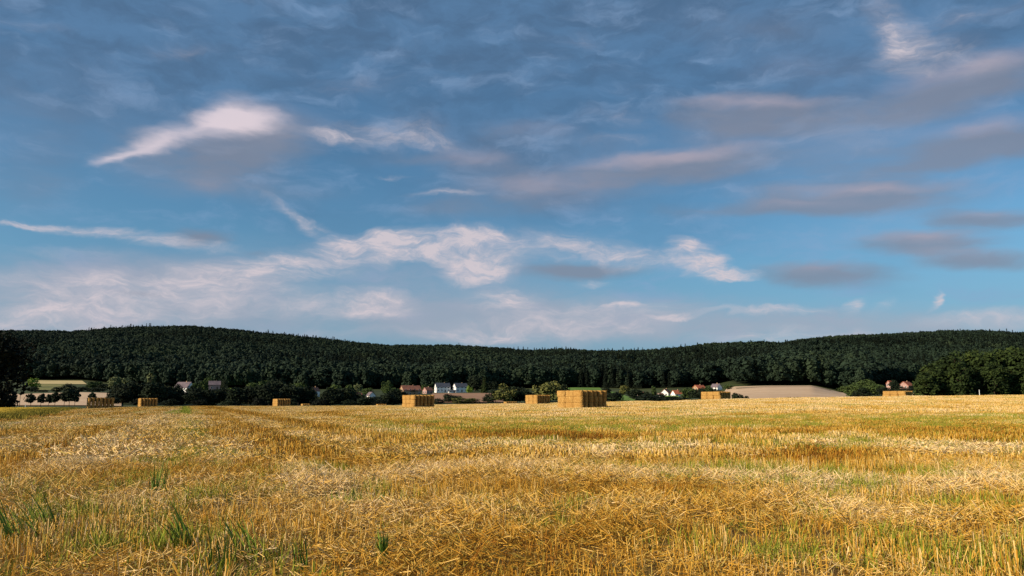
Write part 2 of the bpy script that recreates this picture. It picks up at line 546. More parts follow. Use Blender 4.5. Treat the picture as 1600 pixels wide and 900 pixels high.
M = {}
M['straw'] = mat('straw_stalk', f_straw, 0.75, 0.15)
M['grass'] = mat('green_blade', f_grass, 0.7, 0.15)
M['tuft'] = mat('tuft_blade', lambda w, b: w.mix(worldpos(w)[1], (0.04, 0.10, 0.010), (0.20, 0.28, 0.03)), 0.6, 0.2)
M['field'] = mat('field_soil', f_field)
M['valley'] = mat('valley_meadow', f_two((0.025, 0.040, 0.012), (0.06, 0.075, 0.022), 0.02))
M['forest_floor'] = mat('forest_floor', f_two((0.02, 0.03, 0.012), (0.035, 0.04, 0.016), 0.03))
M['beige'] = mat('harvested_beige', f_two((0.50, 0.34, 0.21), (0.60, 0.43, 0.27), 0.03, (0.46, 0.31, 0.18), 12))
M['brown'] = mat('ploughed_brown', f_two((0.25, 0.135, 0.08), (0.33, 0.19, 0.11), 0.04, (0.26, 0.16, 0.1), -8))
M['meadow'] = mat('bright_meadow', f_two((0.10, 0.19, 0.03), (0.15, 0.25, 0.045), 0.03))
M['olive'] = mat('olive_meadow', f_two((0.17, 0.17, 0.05), (0.22, 0.20, 0.07), 0.03))
M['pale'] = mat('pale_stubble', f_two((0.46, 0.37, 0.17), (0.56, 0.44, 0.21), 0.03))
M['verge'] = mat('verge_soil', f_two((0.20, 0.16, 0.03), (0.34, 0.26, 0.05), 0.3))
M['wood'] = mat('cloud_shaded_leaves', f_leaf((0.009, 0.017, 0.012), (0.018, 0.034, 0.019), (0.048, 0.068, 0.028), 0.008, 0.12, 0.45))  # cloud shade over the hills is put into these very dark greens
M['fir'] = mat('cloud_shaded_needles', f_leaf((0.008, 0.016, 0.011), (0.013, 0.024, 0.014), (0.022, 0.034, 0.016), 0.02))  # needles darkened too, for the clouds' shade on the slope
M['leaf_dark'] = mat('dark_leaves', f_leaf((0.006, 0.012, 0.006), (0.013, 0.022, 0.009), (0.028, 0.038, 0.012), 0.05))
M['leaf_black'] = mat('shade_dark_leaves', f_leaf((0.003, 0.005, 0.0025), (0.005, 0.008, 0.0035), (0.008, 0.012, 0.005), 0.05))  # shade on the big left tree is put into this near-black leaf colour
M['leaf_mid'] = mat('mid_green_leaves', f_leaf((0.025, 0.045, 0.014), (0.055, 0.085, 0.022), (0.10, 0.13, 0.032), 0.05))
M['leaf_pop'] = mat('copse_leaves', f_leaf((0.010, 0.020, 0.005), (0.026, 0.044, 0.009), (0.062, 0.082, 0.014), 0.07))
M['leaf_pale'] = mat('pale_willow_leaves', f_leaf((0.07, 0.09, 0.035), (0.13, 0.15, 0.065), (0.20, 0.21, 0.10), 0.05))
M['leaf_olive'] = mat('olive_leaves', f_leaf((0.05, 0.06, 0.018), (0.11, 0.115, 0.03), (0.19, 0.18, 0.05), 0.05))
M['leaf_bright'] = mat('bright_leaves', f_leaf((0.09, 0.15, 0.02), (0.17, 0.25, 0.03), (0.26, 0.34, 0.05), 0.05))
M['bark'] = mat('bark', f_two((0.05, 0.035, 0.025), (0.09, 0.065, 0.045), 1.5))
M['bale'] = mat('bale_straw', f_bale)
M['white'] = mat('white_render', f_two((0.78, 0.77, 0.74), (0.84, 0.83, 0.80), 0.4))
M['slate'] = mat('slate_roof', f_two((0.045, 0.055, 0.075), (0.075, 0.085, 0.11), 0.8))
M['purple_roof'] = mat('weathered_roof', f_two((0.12, 0.095, 0.11), (0.18, 0.14, 0.15), 0.6))
M['red_roof'] = mat('red_tile_roof', f_two((0.42, 0.11, 0.055), (0.52, 0.17, 0.09), 0.6))
M['brown_roof'] = mat('brown_tile_roof', f_two((0.22, 0.09, 0.06), (0.32, 0.14, 0.09), 0.6))
M['pink'] = mat('pinkish_brick', f_two((0.34, 0.20, 0.17), (0.44, 0.28, 0.24), 0.6))
M['brick'] = mat('sandy_brick', f_two((0.32, 0.20, 0.12), (0.42, 0.28, 0.17), 0.6))
M['glass'] = mat('window_glass', lambda w, b: (0.03, 0.04, 0.05), 0.15, 0.5)
M['door'] = mat('door_paint', lambda w, b: (0.10, 0.06, 0.04), 0.6)
M['post'] = mat('white_post_paint', lambda w, b: (0.75, 0.75, 0.72), 0.6)
M['pole'] = mat('grey_pole', f_two((0.10, 0.085, 0.07), (0.15, 0.13, 0.11), 2.0))


# ------------------------------------------------------------------ object helpers
def mesh_from(name, V, Fc, m=None):
    me = bpy.data.meshes.new(name)
    me.from_pydata([tuple(v) for v in V], [], [tuple(int(i) for i in f) for f in Fc])
    if m:
        me.materials.append(m)
    me.update()
    return me


def quads_mesh(name, quads, m):
    """quads: array (n, k, 3); every face its own island"""
    q = np.asarray(quads, dtype=np.float32)
    n, k = q.shape[:2]
    me = bpy.data.meshes.new(name)
    me.vertices.add(n * k)
    me.vertices.foreach_set('co', q.reshape(-1))
    me.loops.add(n * k)
    me.loops.foreach_set('vertex_index', np.arange(n * k, dtype=np.int32))
    me.polygons.add(n)
    me.polygons.foreach_set('loop_start', np.arange(0, n * k, k, dtype=np.int32))
    me.polygons.foreach_set('loop_total', np.full(n, k, dtype=np.int32))
    me.materials.append(m)
    me.update(calc_edges=True)
    return me


def link(name, data, parent=None, loc=None):
    o = bpy.data.objects.new(name, data)
    col.objects.link(o)
    if parent:
        o.parent = parent
    if loc is not None:
        o.location = loc
    return o


def tag(o, label=None, cat=None, group=None, kind=None):
    if label:
        o['label'] = label
    if cat:
        o['category'] = cat
    if group:
        o['group'] = group
    if kind:
        o['kind'] = kind
    return o


class MB:
    def __init__(s):
        s.V = []
        s.F = []

    def box(s, x0, x1, y0, y1, z0, z1):
        b = len(s.V)
        s.V += [(x0, y0, z0), (x1, y0, z0), (x1, y1, z0), (x0, y1, z0), (x0, y0, z1), (x1, y0, z1), (x1, y1, z1), (x0, y1, z1)]
        s.F += [(b, b + 3, b + 2, b + 1), (b + 4, b + 5, b + 6, b + 7), (b, b + 1, b + 5, b + 4), (b + 1, b + 2, b + 6, b + 5), (b + 2, b + 3, b + 7, b + 6), (b + 3, b, b + 4, b + 7)]
        return s

    def poly(s, pts, faces):
        b = len(s.V)
        s.V += pts
        s.F += [tuple(b + i for i in f) for f in faces]
        return s

    def tube(s, p, q, r0, r1, n=6):
        p, q = Vector(p), Vector(q)
        d = (q - p).normalized()
        a = d.orthogonal().normalized()
        c = d.cross(a)
        b = len(s.V)
        for k in range(n):
            t = 2 * math.pi * k / n
            e = a * math.cos(t) + c * math.sin(t)
            s.V.append(tuple(p + e * r0))
            s.V.append(tuple(q + e * r1))
        for k in range(n):
            j = (k + 1) % n
            s.F.append((b + 2 * k, b + 2 * j, b + 2 * j + 1, b + 2 * k + 1))
        s.F.append(tuple(b + 2 * k + 1 for k in range(n)))
        return s

    def build(s, name, m, parent=None):
        return link(name, mesh_from(name, s.V, s.F, m), parent)


def scatter(name, protos, P, rot, scl, idx, extra=None, kind='stuff', label=None, cat=None):
    """one object whose points carry instanced copies of small meshes"""
    me = bpy.data.meshes.new(name)
    n = len(P)
    me.vertices.add(n)
    me.vertices.foreach_set('co', np.asarray(P, np.float32).reshape(-1))
    for nm, arr, ty in (('rot', rot, 'FLOAT_VECTOR'), ('scl', scl, 'FLOAT_VECTOR')):
        a = me.attributes.new(nm, ty, 'POINT')
        a.data.foreach_set('vector', np.asarray(arr, np.float32).reshape(-1))
    a = me.attributes.new('idx', 'INT', 'POINT')
    a.data.foreach_set('value', np.asarray(idx, np.int32))
    for k, v in (extra or {}).items():
        a = me.attributes.new(k, 'FLOAT', 'POINT')
        a.data.foreach_set('value', np.asarray(v, np.float32))
    o = link(name, me)
    for pm in protos:
        for mm in pm.materials:
            if mm.name not in [x.name for x in me.materials]:
                me.materials.append(mm)
    tag(o, label, cat, None, kind)
    ng = bpy.data.node_groups.new(name + '_nodes', 'GeometryNodeTree')
    ng.interface.new_socket('Geometry', in_out='INPUT', socket_type='NodeSocketGeometry')
    ng.interface.new_socket('Geometry', in_out='OUTPUT', socket_type='NodeSocketGeometry')
    gi = ng.nodes.new('NodeGroupInput')
    go = ng.nodes.new('NodeGroupOutput')
    jn = ng.nodes.new('GeometryNodeJoinGeometry')
    for pm in protos:
        po = bpy.data.objects.new(pm.name + '_source', pm)
        oi = ng.nodes.new('GeometryNodeObjectInfo')
        oi.inputs['Object'].default_value = po
        g2 = ng.nodes.new('GeometryNodeGeometryToInstance')
        ng.links.new(oi.outputs['Geometry'], g2.inputs[0])
        ng.links.new(g2.outputs[0], jn.inputs[0])
    iop = ng.nodes.new('GeometryNodeInstanceOnPoints')
    ng.links.new(gi.outputs[0], iop.inputs['Points'])
    ng.links.new(jn.outputs[0], iop.inputs['Instance'])
    iop.inputs['Pick Instance'].default_value = True

    def attr(nm, ty):
        a = ng.nodes.new('GeometryNodeInputNamedAttribute')
        a.data_type = ty
        a.inputs['Name'].default_value = nm
        return a.outputs[0]
    ng.links.new(attr('idx', 'INT'), iop.inputs['Instance Index'])
    er = ng.nodes.new('FunctionNodeEulerToRotation')
    ng.links.new(attr('rot', 'FLOAT_VECTOR'), er.inputs[0])
    ng.links.new(er.outputs[0], iop.inputs['Rotation'])
    ng.links.new(attr('scl', 'FLOAT_VECTOR'), iop.inputs['Scale'])
    ng.links.new(iop.outputs[0], go.inputs[0])
    md = o.modifiers.new('scatter', 'NODES')
    md.node_group = ng
    return o


# ------------------------------------------------------------------ the ground sheets
def axis(lo, hi, n, k):
    """coordinates from lo to hi, densest about 0"""
    a = math.asinh(lo / k)
    b = math.asinh(hi / k)
    return np.sinh(np.linspace(a, b, n)) * k


gx = axis(-4200, 4200, 380, 60)
gy = np.concatenate([-axis(1, 3500, 40, 20)[::-1], axis(3, 3400, 420, 90)])
GX, GY = np.meshgrid(gx, gy)
GZ = z_at(GX.ravel(), GY.ravel()).reshape(GX.shape)
nx, ny = len(gx), len(gy)
ci = np.arange(nx * ny).reshape(ny, nx)
quads = np.stack([ci[:-1, :-1], ci[:-1, 1:], ci[1:, 1:], ci[1:, :-1]], -1).reshape(-1, 4)
cx = (GX[:-1, :-1] + GX[1:, 1:]).ravel() / 2
cy = (GY[:-1, :-1] + GY[1:, 1:]).ravel() / 2
scl_ = cx / np.maximum(cy, 1)
infield = cy < crest_at(np.clip(scl_, -1.3, 1.3)) + 12
hill = cy > np.maximum(wood_depth(scl_), 690) + 30
allv = np.stack([GX.ravel(), GY.ravel(), GZ.ravel()], -1)


def sheet(name, mask, m):
    q = quads[mask]
    u, inv = np.unique(q, return_inverse=True)
    me = mesh_from(name, allv[u], inv.reshape(-1, 4), m)
    me.polygons.foreach_set('use_smooth', np.ones(len(me.polygons), bool))
    return tag(link(name, me), kind='structure')


sheet('stubble_field_ground', infield, M['field'])
sheet('valley_ground', ~infield & ~hill, M['valley'])
sheet('hills', hill, M['forest_floor'])


def drape(name, px0, px1, d0, d1, m, lift=0.35, n=28, px0b=None, px1b=None, wob=0.0):
    """a field in the valley laid on the terrain; edges may taper with depth"""
    px0b = px0 if px0b is None else px0b
    px1b = px1 if px1b is None else px1b
    V, Fc = [], []
    for j in range(n + 1):
        v = j / n
        for i in range(n + 1):
            u = i / n
            e0 = d0(u) if callable(d0) else d0
            e1 = d1(u) if callable(d1) else d1
            d = e0 + (e1 - e0) * v
            a = S(px0) + (S(px0b) - S(px0)) * v
            b = S(px1) + (S(px1b) - S(px1)) * v
            V.append(((a + (b - a) * u) * d, d, 0))
    V = np.array(V)
    V[:, 2] = z_at(V[:, 0], V[:, 1]) + lift
    for j in range(n):
        for i in range(n):
            k = j * (n + 1) + i
            Fc.append((k, k + 1, k + n + 2, k + n + 1))
    me = mesh_from(name, V, Fc, m)
    me.polygons.foreach_set('use_smooth', np.ones(len(me.polygons), bool))
    return tag(link(name, me), kind='structure')


drape('beige_field', -60, 190, 335, lambda u: 500 + 35 * u, M['beige'])
drape('olive_field', 56, 112, 600, 760, M['olive'], px1b=100)
drape('pale_field', 40, 134, 765, 845, M['pale'], px0b=42, px1b=126)
drape('brown_field', 664, 790, 430, 655, M['brown'], px0b=676, px1b=775)
drape('green_meadow', 876, 945, 640, 812, M['meadow'], px0b=884, px1b=938)
drape('green_meadow', 946, 1000, 470, 700, M['meadow'], px1b=962)
drape('green_meadow', 1040, 1062, 560, 690, M['meadow'], px0b=1036, px1b=1052)
drape('green_meadow', 1416, 1450, 700, 845, M['meadow'])
drape('green_meadow', 335, 380, 640, 800, M['meadow'])
drape('hill_field', 1120, 1345, lambda u: 330, lambda u: 690 - 60 * max(0, u - 0.72) / 0.28, M['beige'], px0b=1138, px1b=1318, n=40)
drape('track_verge', 1150, 1300, 600, 612, M['valley'], lift=0.7)
drape('sunny_stubble', 1395, 1440, 330, 520, M['pale'], lift=0.5)


# ------------------------------------------------------------------ stubble
def stalks(n, size, h0, h1, r, sides, tilt, rows=0.0, lie=False, seed=0, zlift=0.0, bend=False, curl=0.0):
    """a patch of n straws as thin prisms (3 sides) or ribbons (1 side)"""
    g = np.random.default_rng(seed)
    quads = []
    for k in range(n):
        x = (g.random() - 0.5) * size
        y = (g.random() - 0.5) * size
        if rows:
            x = round(x / rows) * rows + g.normal() * rows * 0.13
        L = g.uniform(h0, h1)
        if lie:
            az = g.uniform(0, 2 * math.pi)
            e = g.normal() * tilt
            z0 = zlift * g.random() + 0.012
            d = np.array([math.cos(az) * math.cos(e), math.sin(az) * math.cos(e), math.sin(abs(e))])
            p0 = np.array([x, y, z0]) - d * np.array([L / 2, L / 2, 0])
        else:
            tl = abs(g.normal()) * tilt
            if g.random() < 0.12:
                tl *= 2.6
            tl = min(tl, 1.15)
            az = g.uniform(0, 2 * math.pi)
            d = np.array([math.sin(tl) * math.cos(az), math.sin(tl) * math.sin(az), math.cos(tl)])
            p0 = np.array([x, y, -0.01])
        up = np.array([0, 0, 1.0]) if abs(d[2]) < 0.8 else np.array([1.0, 0, 0])
        a = np.cross(d, up)
        a /= np.linalg.norm(a)
        b = np.cross(d, a)
        th0 = g.uniform(0, 6.28)
        rr = r * g.uniform(0.7, 1.3)
        p1 = p0 + d * L
        if sides == 3:
            e = [(a * math.cos(th0 + t) + b * math.sin(th0 + t)) * rr for t in (0, 2.094, 4.189)]
            for i in range(3):
                j = (i + 1) % 3
                quads.append([p0 + e[i], p0 + e[j], p1 + e[j] * 0.85, p1 + e[i] * 0.85])
        else:
            e = (a * math.cos(th0) + b * math.sin(th0)) * rr
            quads.append([p0 - e, p0 + e, p1 + e, p1 - e])
    return quads


def prism_mesh(name, quads, sides, m):
    """weld the three sides of each prism so that it is one island"""
    if sides == 1:
        return quads_mesh(name, quads, m)
    q = np.asarray(quads, np.float32)
    n = len(q) // 3
    V = np.zeros((n * 6, 3), np.float32)
    Fc = []
    for k in range(n):
        for i in range(3):
            V[k * 6 + i] = q[k * 3 + i][0]
            V[k * 6 + 3 + i] = q[k * 3 + i][3]
        b = k * 6
        for i in range(3):
            j = (i + 1) % 3
            Fc.append((b + i, b + j, b + 3 + j, b + 3 + i))
    return mesh_from(name, V, Fc, m)


def blades(n, size, h0, h1, wdt, lean, seed=0, seg=3, spread=0.6, m=None, name='blade'):
    """green blades: each a bent tapering strip"""
    g = np.random.default_rng(seed)
    V, Fc = [], []
    for k in range(n):
        x, y = (g.random(2) - 0.5) * size
        L = g.uniform(h0, h1)
        az = g.uniform(0, 2 * math.pi)
        d = np.array([math.cos(az), math.sin(az), 0]) * spread * g.random() + np.array([lean[0], lean[1], 0])
        wv = np.array([-math.sin(az + 1), math.cos(az + 1), 0])
        ww = wdt * g.uniform(0.6, 1.3)
        b = len(V)
        bend = g.uniform(0.2, 1.1)
        for i in range(seg + 1):
            t = i / seg
            c = np.array([x, y, 0]) + d * L * (t * 0.5 + t * t * bend * 0.5) + np.array([0, 0, 1]) * L * (t - 0.28 * bend * t * t)
            h = ww * (1 - t ** 2.2) * 0.5 + 0.0004
            V.append(c - wv * h)
            V.append(c + wv * h)
        for i in range(seg):
            k2 = b + 2 * i
            Fc.append((k2, k2 + 1, k2 + 3, k2 + 2))
    return mesh_from(name, V, Fc, m or M['grass'])


def q_of(x, y):
    """swath coordinate of the headland: rounds over from across the view to along the tramline"""
    r = np.sqrt((x * 0.35) ** 2 + y ** 2)
    wv = (fbm(x / 5 + 3, y / 5, 31) - 0.5)
    w2 = (fbm(x / 13 + 9, y / 13, 33) - 0.5)
    return r * (1 + 0.42 * wv + 0.34 * w2)


def ground_at(px, py):
    """where the ray through a photo pixel meets the near ground"""
    s, t = pix(px, py)
    d = CAM_H / max(-t, 1e-4)
    return s * d, d


GREENS = [(50, 840, 0.7), (20, 890, 0.6), (300, 860, 0.5), (420, 890, 0.5), (150, 800, 0.6), (330, 780, 0.6), (140, 765, 0.8), (60, 775, 0.7), (250, 750, 0.8), (560, 782, 0.7), (470, 742, 1.0), (1130, 862, 0.5), (1400, 872, 0.5), (40, 850, 0.5), (350, 870, 0.4), (1240, 700, 1.6), (1180, 745, 1.2), (940, 742, 0.9), (640, 700, 1.2), (1560, 800, 0.6)]


def maps(x, y):
    """how much standing stubble, flat straw, green growth and how pale, at a spot of the field"""
    q = q_of(x, y)
    s = x / np.maximum(y, 1)
    right = np.clip((s + 0.22) / 0.12, 0, 1)         # 0 on the left lands, 1 on the headland
    #            depth: 5    7.5   9    10.5  12.2  13.8  16   19   22    25   30   34   40   48   60   90   140
    qs = [4.5, 7.0, 8.6, 10.3, 12.4, 14.0, 16.0, 18.5, 21.0, 24.0, 28.0, 32.0, 38.0, 48.0, 62.0, 90, 150, 400]
    up_r = [0.8, 0.8, 0.35, 0.85, 0.25, 0.15, 0.6, 0.85, 0.35, 0.8, 1.0, 0.8, 0.6, 0.7, 0.75, 0.8, 0.85, 0.9]
    gr_r = [0.1, 0.2, 0.45, 0.1, 0.15, 0.15, 0.15, 0.1, 0.10, 0.15, 0.12, 0.45, 0.80, 0.65, 0.35, 0.30, 0.22, 0.2]
    tn_r = [0.5, 0.5, 0.60, 0.42, 0.68, 0.70, 0.52, 0.42, 0.66, 0.40, 0.18, 0.30, 0.42, 0.5, 0.62, 0.60, 0.62, 0.64]
    up_l = [0.9, 0.9, 0.7, 0.5, 0.45, 0.7, 0.95, 0.95, 0.7, 0.8, 0.8, 0.8, 0.8, 0.8, 0.8, 0.8, 0.85, 0.9]
    gr_l = [0.30, 0.28, 0.25, 0.45, 0.40, 0.28, 0.08, 0.08, 0.12, 0.15, 0.12, 0.1, 0.1, 0.1, 0.08, 0.08, 0.06, 0.05]
    tn_l = [0.6, 0.6, 0.58, 0.58, 0.6, 0.5, 0.38, 0.38, 0.55, 0.55, 0.62, 0.6, 0.62, 0.62, 0.64, 0.66, 0.68, 0.7]

    def pick(a, b):
        return np.interp(q, qs, a) * (1 - right) + np.interp(q, qs, b) * right
    up = pick(up_l, up_r)
    gr = pick(gr_l, gr_r)
    tn = pick(tn_l, tn_r)
    # lands on the left run along the tramline
    a = (x + 0.405 * y - 0.2)
    sw = fbm(a / 2.4 + 40, y / 40, 12, 2) - 0.5
    # lands between the wheel tracks: standing golden strips, pale trodden strips
    aw = a + (fbm(x * 0 + 5, y / 12, 14) - 0.5) * 0.9
    prof = np.interp(aw, [-16, -13, -11, -9, -7.5, -6.2, -4.6, -3.6, -2.8, -0.5, 0.0, 0.45, 0.9, 1.3, 3.0, 3.5, 5.0, 5.6, 6.8, 7.5, 10],
                     [0.55, 0.34, 0.56, 0.60, 0.34, 0.62, 0.60, 0.32, 0.64, 0.66, 0.45, 0.70, 0.66, 0.20, 0.24, 0.62, 0.58, 0.26, 0.28, 0.56, 0.55])
    k = (1 - right) * np.clip((y - 13) / 6, 0, 1) * 1.0
    prof = prof * 1.15 - 0.08
    tn = tn * (1 - k) + (prof + sw * 0.15) * k
    up = up * (1 - k) + np.interp(prof, [0.24, 0.45, 0.76], [1.25, 0.8, 0.05]) * k
    # curved golden swath edges left of the headland
    for k, (xs, ds) in enumerate((([-21.5, -12, -6.2, -1.0, 3, 7], [90, 64, 46, 33, 27, 25]),)):
        xc = np.interp(y, ds[::-1], xs[::-1])
        wd = 0.8 + y * 0.010
        e = np.exp(-((x - xc - (fbm(x * 0 + 3, y / 4, 60 + k) - 0.5) * 3) / wd) ** 2) * (y > 12) * (y < 120)
        tn = tn - 0.28 * e
        up = up + 0.3 * e
    # the wheel track grown green
    tr = np.exp(-(a / (0.55 + 0.001 * y)) ** 2) * np.clip((y - 14) / 10, 0, 1)
    tr2 = np.exp(-((a - 1.9) / (0.5 + 0.004 * y)) ** 2) * np.clip((y - 8) / 6, 0, 1)
    tr3 = np.exp(-((a + 2.6) / (0.5 + 0.004 * y)) ** 2) * np.clip((y - 8) / 6, 0, 1)
    gr = gr + tr * 0.6 - (tr2 + tr3) * 0.3
    up = up - tr * 0.9 - tr2 * 0.7 - tr3 * 0.4
    tn = tn + 0.35 * tr2 + 0.25 * tr3 + 0.08 * tr
    for (px, py, rr) in GREENS:
        gx_, gy_ = ground_at(px, py)
        gr = gr + 0.7 * np.exp(-(((x - gx_) / rr) ** 2 + ((y - gy_) / (rr * 1.3)) ** 2))
    n1 = fbm(x / 1.3, y / 1.3, 21) - 0.5
    n2 = fbm(x / 4.5, y / 4.5, 23) - 0.5
    n3 = fbm(x / 14.0, y / 9.0, 29) - 0.5
    nk = 1 - 0.8 * k
    up = np.clip(up + (n1 * 0.9 + n2 * 0.6) * nk, 0.03, 1.2)
    gr = np.clip(gr + 0.28 + n2 * 1.0 + n3 * 1.0 + n1 * 0.5, 0, 1)
    n4 = fbm(x / 2.2 + 31, y / 2.0, 27) - 0.5
    tn = np.clip(tn * 1.15 - 0.02 + (n2 * 0.6 + n3 * 0.4 + n1 * 0.45 + n4 * 0.5) * nk, 0, 1)
    return up, gr, tn


def edge_x(y):
    """where the field ends against the verge on its left"""
    return np.interp(y, [0, 30, 56, 72, 110, 190, 240], [-80, -34, -35.7, -43, -64, -104, -133]) - (fbm(y * 0 + 1, y / 9, 71) - 0.5) * 3


def sample_zone(d0, d1, dens, smax=0.80, seed=0):
    g = np.random.default_rng(seed)
    area = smax * (d1 ** 2 - d0 ** 2)
    n = int(area * dens)
    y = np.sqrt(g.random(n) * (d1 ** 2 - d0 ** 2) + d0 ** 2)
    s = (g.random(n) * 2 - 1) * smax
    x = s * y
    keep = (y < crest_at(s) + 8) & (x > edge_x(y))
    return x[keep], y[keep], g


ROWDIR = math.atan2(0.405, 1.0)


def off_track(x, y, half):
    """True outside the overgrown wheel track"""
    return (np.abs(x + 0.405 * y - 0.2) > half) | (y < 24)


def put_scatter(name, protos, parts, label):
    P, Rt, Sc, Ix, Tn = [], [], [], [], []
    for (x, y, hz, sz, ang, ix, tn) in parts:
        P.append(np.stack([x, y, z_at(x, y)], -1))
        Rt.append(np.stack([x * 0, x * 0, ang], -1))
        Sc.append(np.stack([sz, sz, hz], -1))
        Ix.append(ix)
        Tn.append(tn)
    return scatter(name, protos, np.concatenate(P), np.concatenate(Rt), np.concatenate(Sc), np.concatenate(Ix), {'tone': np.concatenate(Tn)}, label=label)


def row_angle(x, y, g):
    s = x / np.maximum(y, 1)
    right = np.clip((s + 0.22) / 0.12, 0, 1)
    return np.where(g.random(len(x)) < right, math.pi / 2 - 0.1, ROWDIR) + g.normal(size=len(x)) * 0.07 + np.where(g.random(len(x)) < 0.5, math.pi, 0)


# standing stubble ---------------------------------------------------
near = [prism_mesh('stubble_near', stalks(36, 0.42, 0.06, 0.25, 0.0036, 3, 0.36, 0.13, seed=100 + i), 3, M['straw']) for i in range(6)]
midp = [quads_mesh('stubble_mid', stalks(125, 0.95, 0.07, 0.24, 0.0066, 1, 0.36, 0.14, seed=200 + i), M['straw']) for i in range(5)]
farp = [quads_mesh('stubble_far', stalks(230, 3.4, 0.10, 0.25, 0.017, 1, 0.4, 0.0, seed=300 + i), M['straw']) for i in range(5)]


def stub_parts(d0, d1, dens, base, nvar, seed):
    # one object per distance band, so that each picks among its own patches
    x, y, g = sample_zone(d0, d1, dens, seed=seed)
    up, gr, tn = maps(x, y)
    keep = g.random(len(x)) < (0.15 + 0.85 * up) * (0.25 + 0.9 * np.clip((fbm(x / 0.55 + 7, y / 0.7, 52) - 0.30) * 3.5, 0, 1))
    keep &= off_track(x, y, 0.68 if d1 < 70 else (0.95 if d1 < 160 else 1.4))
    x, y, up, tn = x[keep], y[keep], up[keep], tn[keep]
    h = (0.35 + 0.75 * up) * g.uniform(0.8, 1.15, len(x))
    return [(x, y, h, g.uniform(0.9, 1.15, len(x)), row_angle(x, y, g), g.integers(0, nvar, len(x)), tn)]


put_scatter('stubble', near, stub_parts(3.0, 17, 9.5, 0, 6, 1), 'standing golden cereal stubble stalks in the foreground of the field')
put_scatter('stubble', midp, stub_parts(17, 62, 1.9, 0, 5, 2), 'standing golden cereal stubble in the middle of the field')
put_scatter('stubble', farp, stub_parts(150, 345, 0.26, 0, 5, 3), 'pale golden stubble out to the far edge of the field')

midf = [quads_mesh('stubble_middle_far', stalks(90, 1.6, 0.10, 0.25, 0.011, 1, 0.4, 0.0, seed=350 + i), M['straw']) for i in range(5)]
put_scatter('stubble', midf, stub_parts(62, 150, 1.0, 0, 5, 4), 'golden and pale strips of stubble running off to the far side of the field')

# flat straw ---------------------------------------------------------
mat_n = [prism_mesh('straw_near', stalks(60, 0.55, 0.05, 0.22, 0.0029, 3, 0.36, lie=True, zlift=0.08, seed=400 + i), 3, M['straw']) for i in range(6)]
mat_m = [quads_mesh('straw_mid', stalks(210, 1.3, 0.06, 0.20, 0.0052, 1, 0.30, lie=True, zlift=0.09, seed=500 + i), M['straw']) for i in range(4)]


def clump(x, y):
    # straw gathers in heaps and leaves holes between them
    return np.clip((fbm(x / 0.75, y / 0.9, 51) - 0.36) * 3.6, 0, 1)


def lie_parts(d0, d1, dens, nvar, seed, h=1.0):
    x, y, g = sample_zone(d0, d1, dens, seed=seed)
    up, gr, tn = maps(x, y)
    keep = g.random(len(x)) < (0.30 + 0.85 * (1 - up)) * (0.26 + 1.0 * clump(x, y))
    keep &= off_track(x, y, 0.5) | (g.random(len(x)) < 0.45)
    x, y, up, tn = x[keep], y[keep], up[keep], tn[keep]
    hh = (0.6 + 1.2 * (1 - up)) * g.uniform(0.6, 1.2, len(x)) * h
    return [(x, y, hh, g.uniform(0.9, 1.2, len(x)), g.uniform(0, 6.28, len(x)), g.integers(0, nvar, len(x)), np.clip(tn + 0.08 * (1 - up), 0, 0.86))]


put_scatter('loose_straw', mat_n, lie_parts(3.0, 17, 16.0, 6, 11), 'loose pale straw lying flat between the stubble rows')
put_scatter('loose_straw', mat_m, lie_parts(17, 75, 1.6, 4, 12), 'loose pale straw lying in swaths across the field')

lf_n = [blades(46, 0.5, 0.05, 0.15, 0.0052, (0, 0), seed=450 + i, seg=3, spread=1.5, m=M['straw'], name='dry_leaf') for i in range(5)]
put_scatter('loose_straw', lf_n, lie_parts(3.0, 22, 13.0, 5, 13, 0.9), 'curled dry straw leaves scattered between the stubble stalks')

# volunteer green ----------------------------------------------------
gr_n = [blades(46, 0.36, 0.08, 0.27, 0.0066, (0, 0), seed=600 + i, name='regrowth_near') for i in range(5)]
gr_m = [blades(170, 1.2, 0.10, 0.26, 0.0085, (0, 0), seed=700 + i, seg=2, name='regrowth_mid') for i in range(4)]
gr_f = [blades(190, 3.2, 0.14, 0.27, 0.026, (0, 0), seed=800 + i, seg=2, name='regrowth_far') for i in range(4)]


def green_parts(d0, d1, dens, nvar, seed, lo=0.32):
    x, y, g = sample_zone(d0, d1, dens, seed=seed)
    up, gr, tn = maps(x, y)
    keep = g.random(len(x)) < np.clip((gr - lo) * 2.0, 0, 1) * (0.35 + 0.9 * np.clip((fbm(x / 0.8 + 17, y / 0.9, 53) - 0.38) * 4, 0, 1))
    x, y, gr = x[keep], y[keep], gr[keep]
    hh = (0.6 + 0.6 * gr) * g.uniform(0.7, 1.25, len(x))
    return [(x, y, hh, g.uniform(0.9, 1.2, len(x)), g.uniform(0, 6.28, len(x)), g.integers(0, nvar, len(x)), gr)]


put_scatter('regrowth_grass', gr_n, green_parts(3.0, 17, 10.0, 5, 21), 'short green regrowth between the stubble in the foreground')
put_scatter('regrowth_grass', gr_m, green_parts(17, 62, 1.2, 4, 22), 'short green regrowth in bands across the field')
g = np.random.default_rng(24)
n = 1150
ty = np.exp(g.uniform(math.log(17), math.log(290), n))
ty = ty[g.random(n) < np.clip((ty - 15) / 20, 0.15, 1)]
n = len(ty)
tx = -0.405 * ty + 0.2 + g.normal(size=n) * 0.20
put_scatter('regrowth_grass', gr_m, [(tx, ty, 0.55 + 0.45 * g.random(n), 0.42 + ty / 500, g.uniform(0, 6.28, n), g.integers(0, 4, n), ty * 0 + 0.5)], 'narrow green wheel track running away to the horizon left of centre')
put_scatter('regrowth_grass', gr_f, green_parts(62, 345, 0.14, 4, 23), 'thin green regrowth far out on the field')


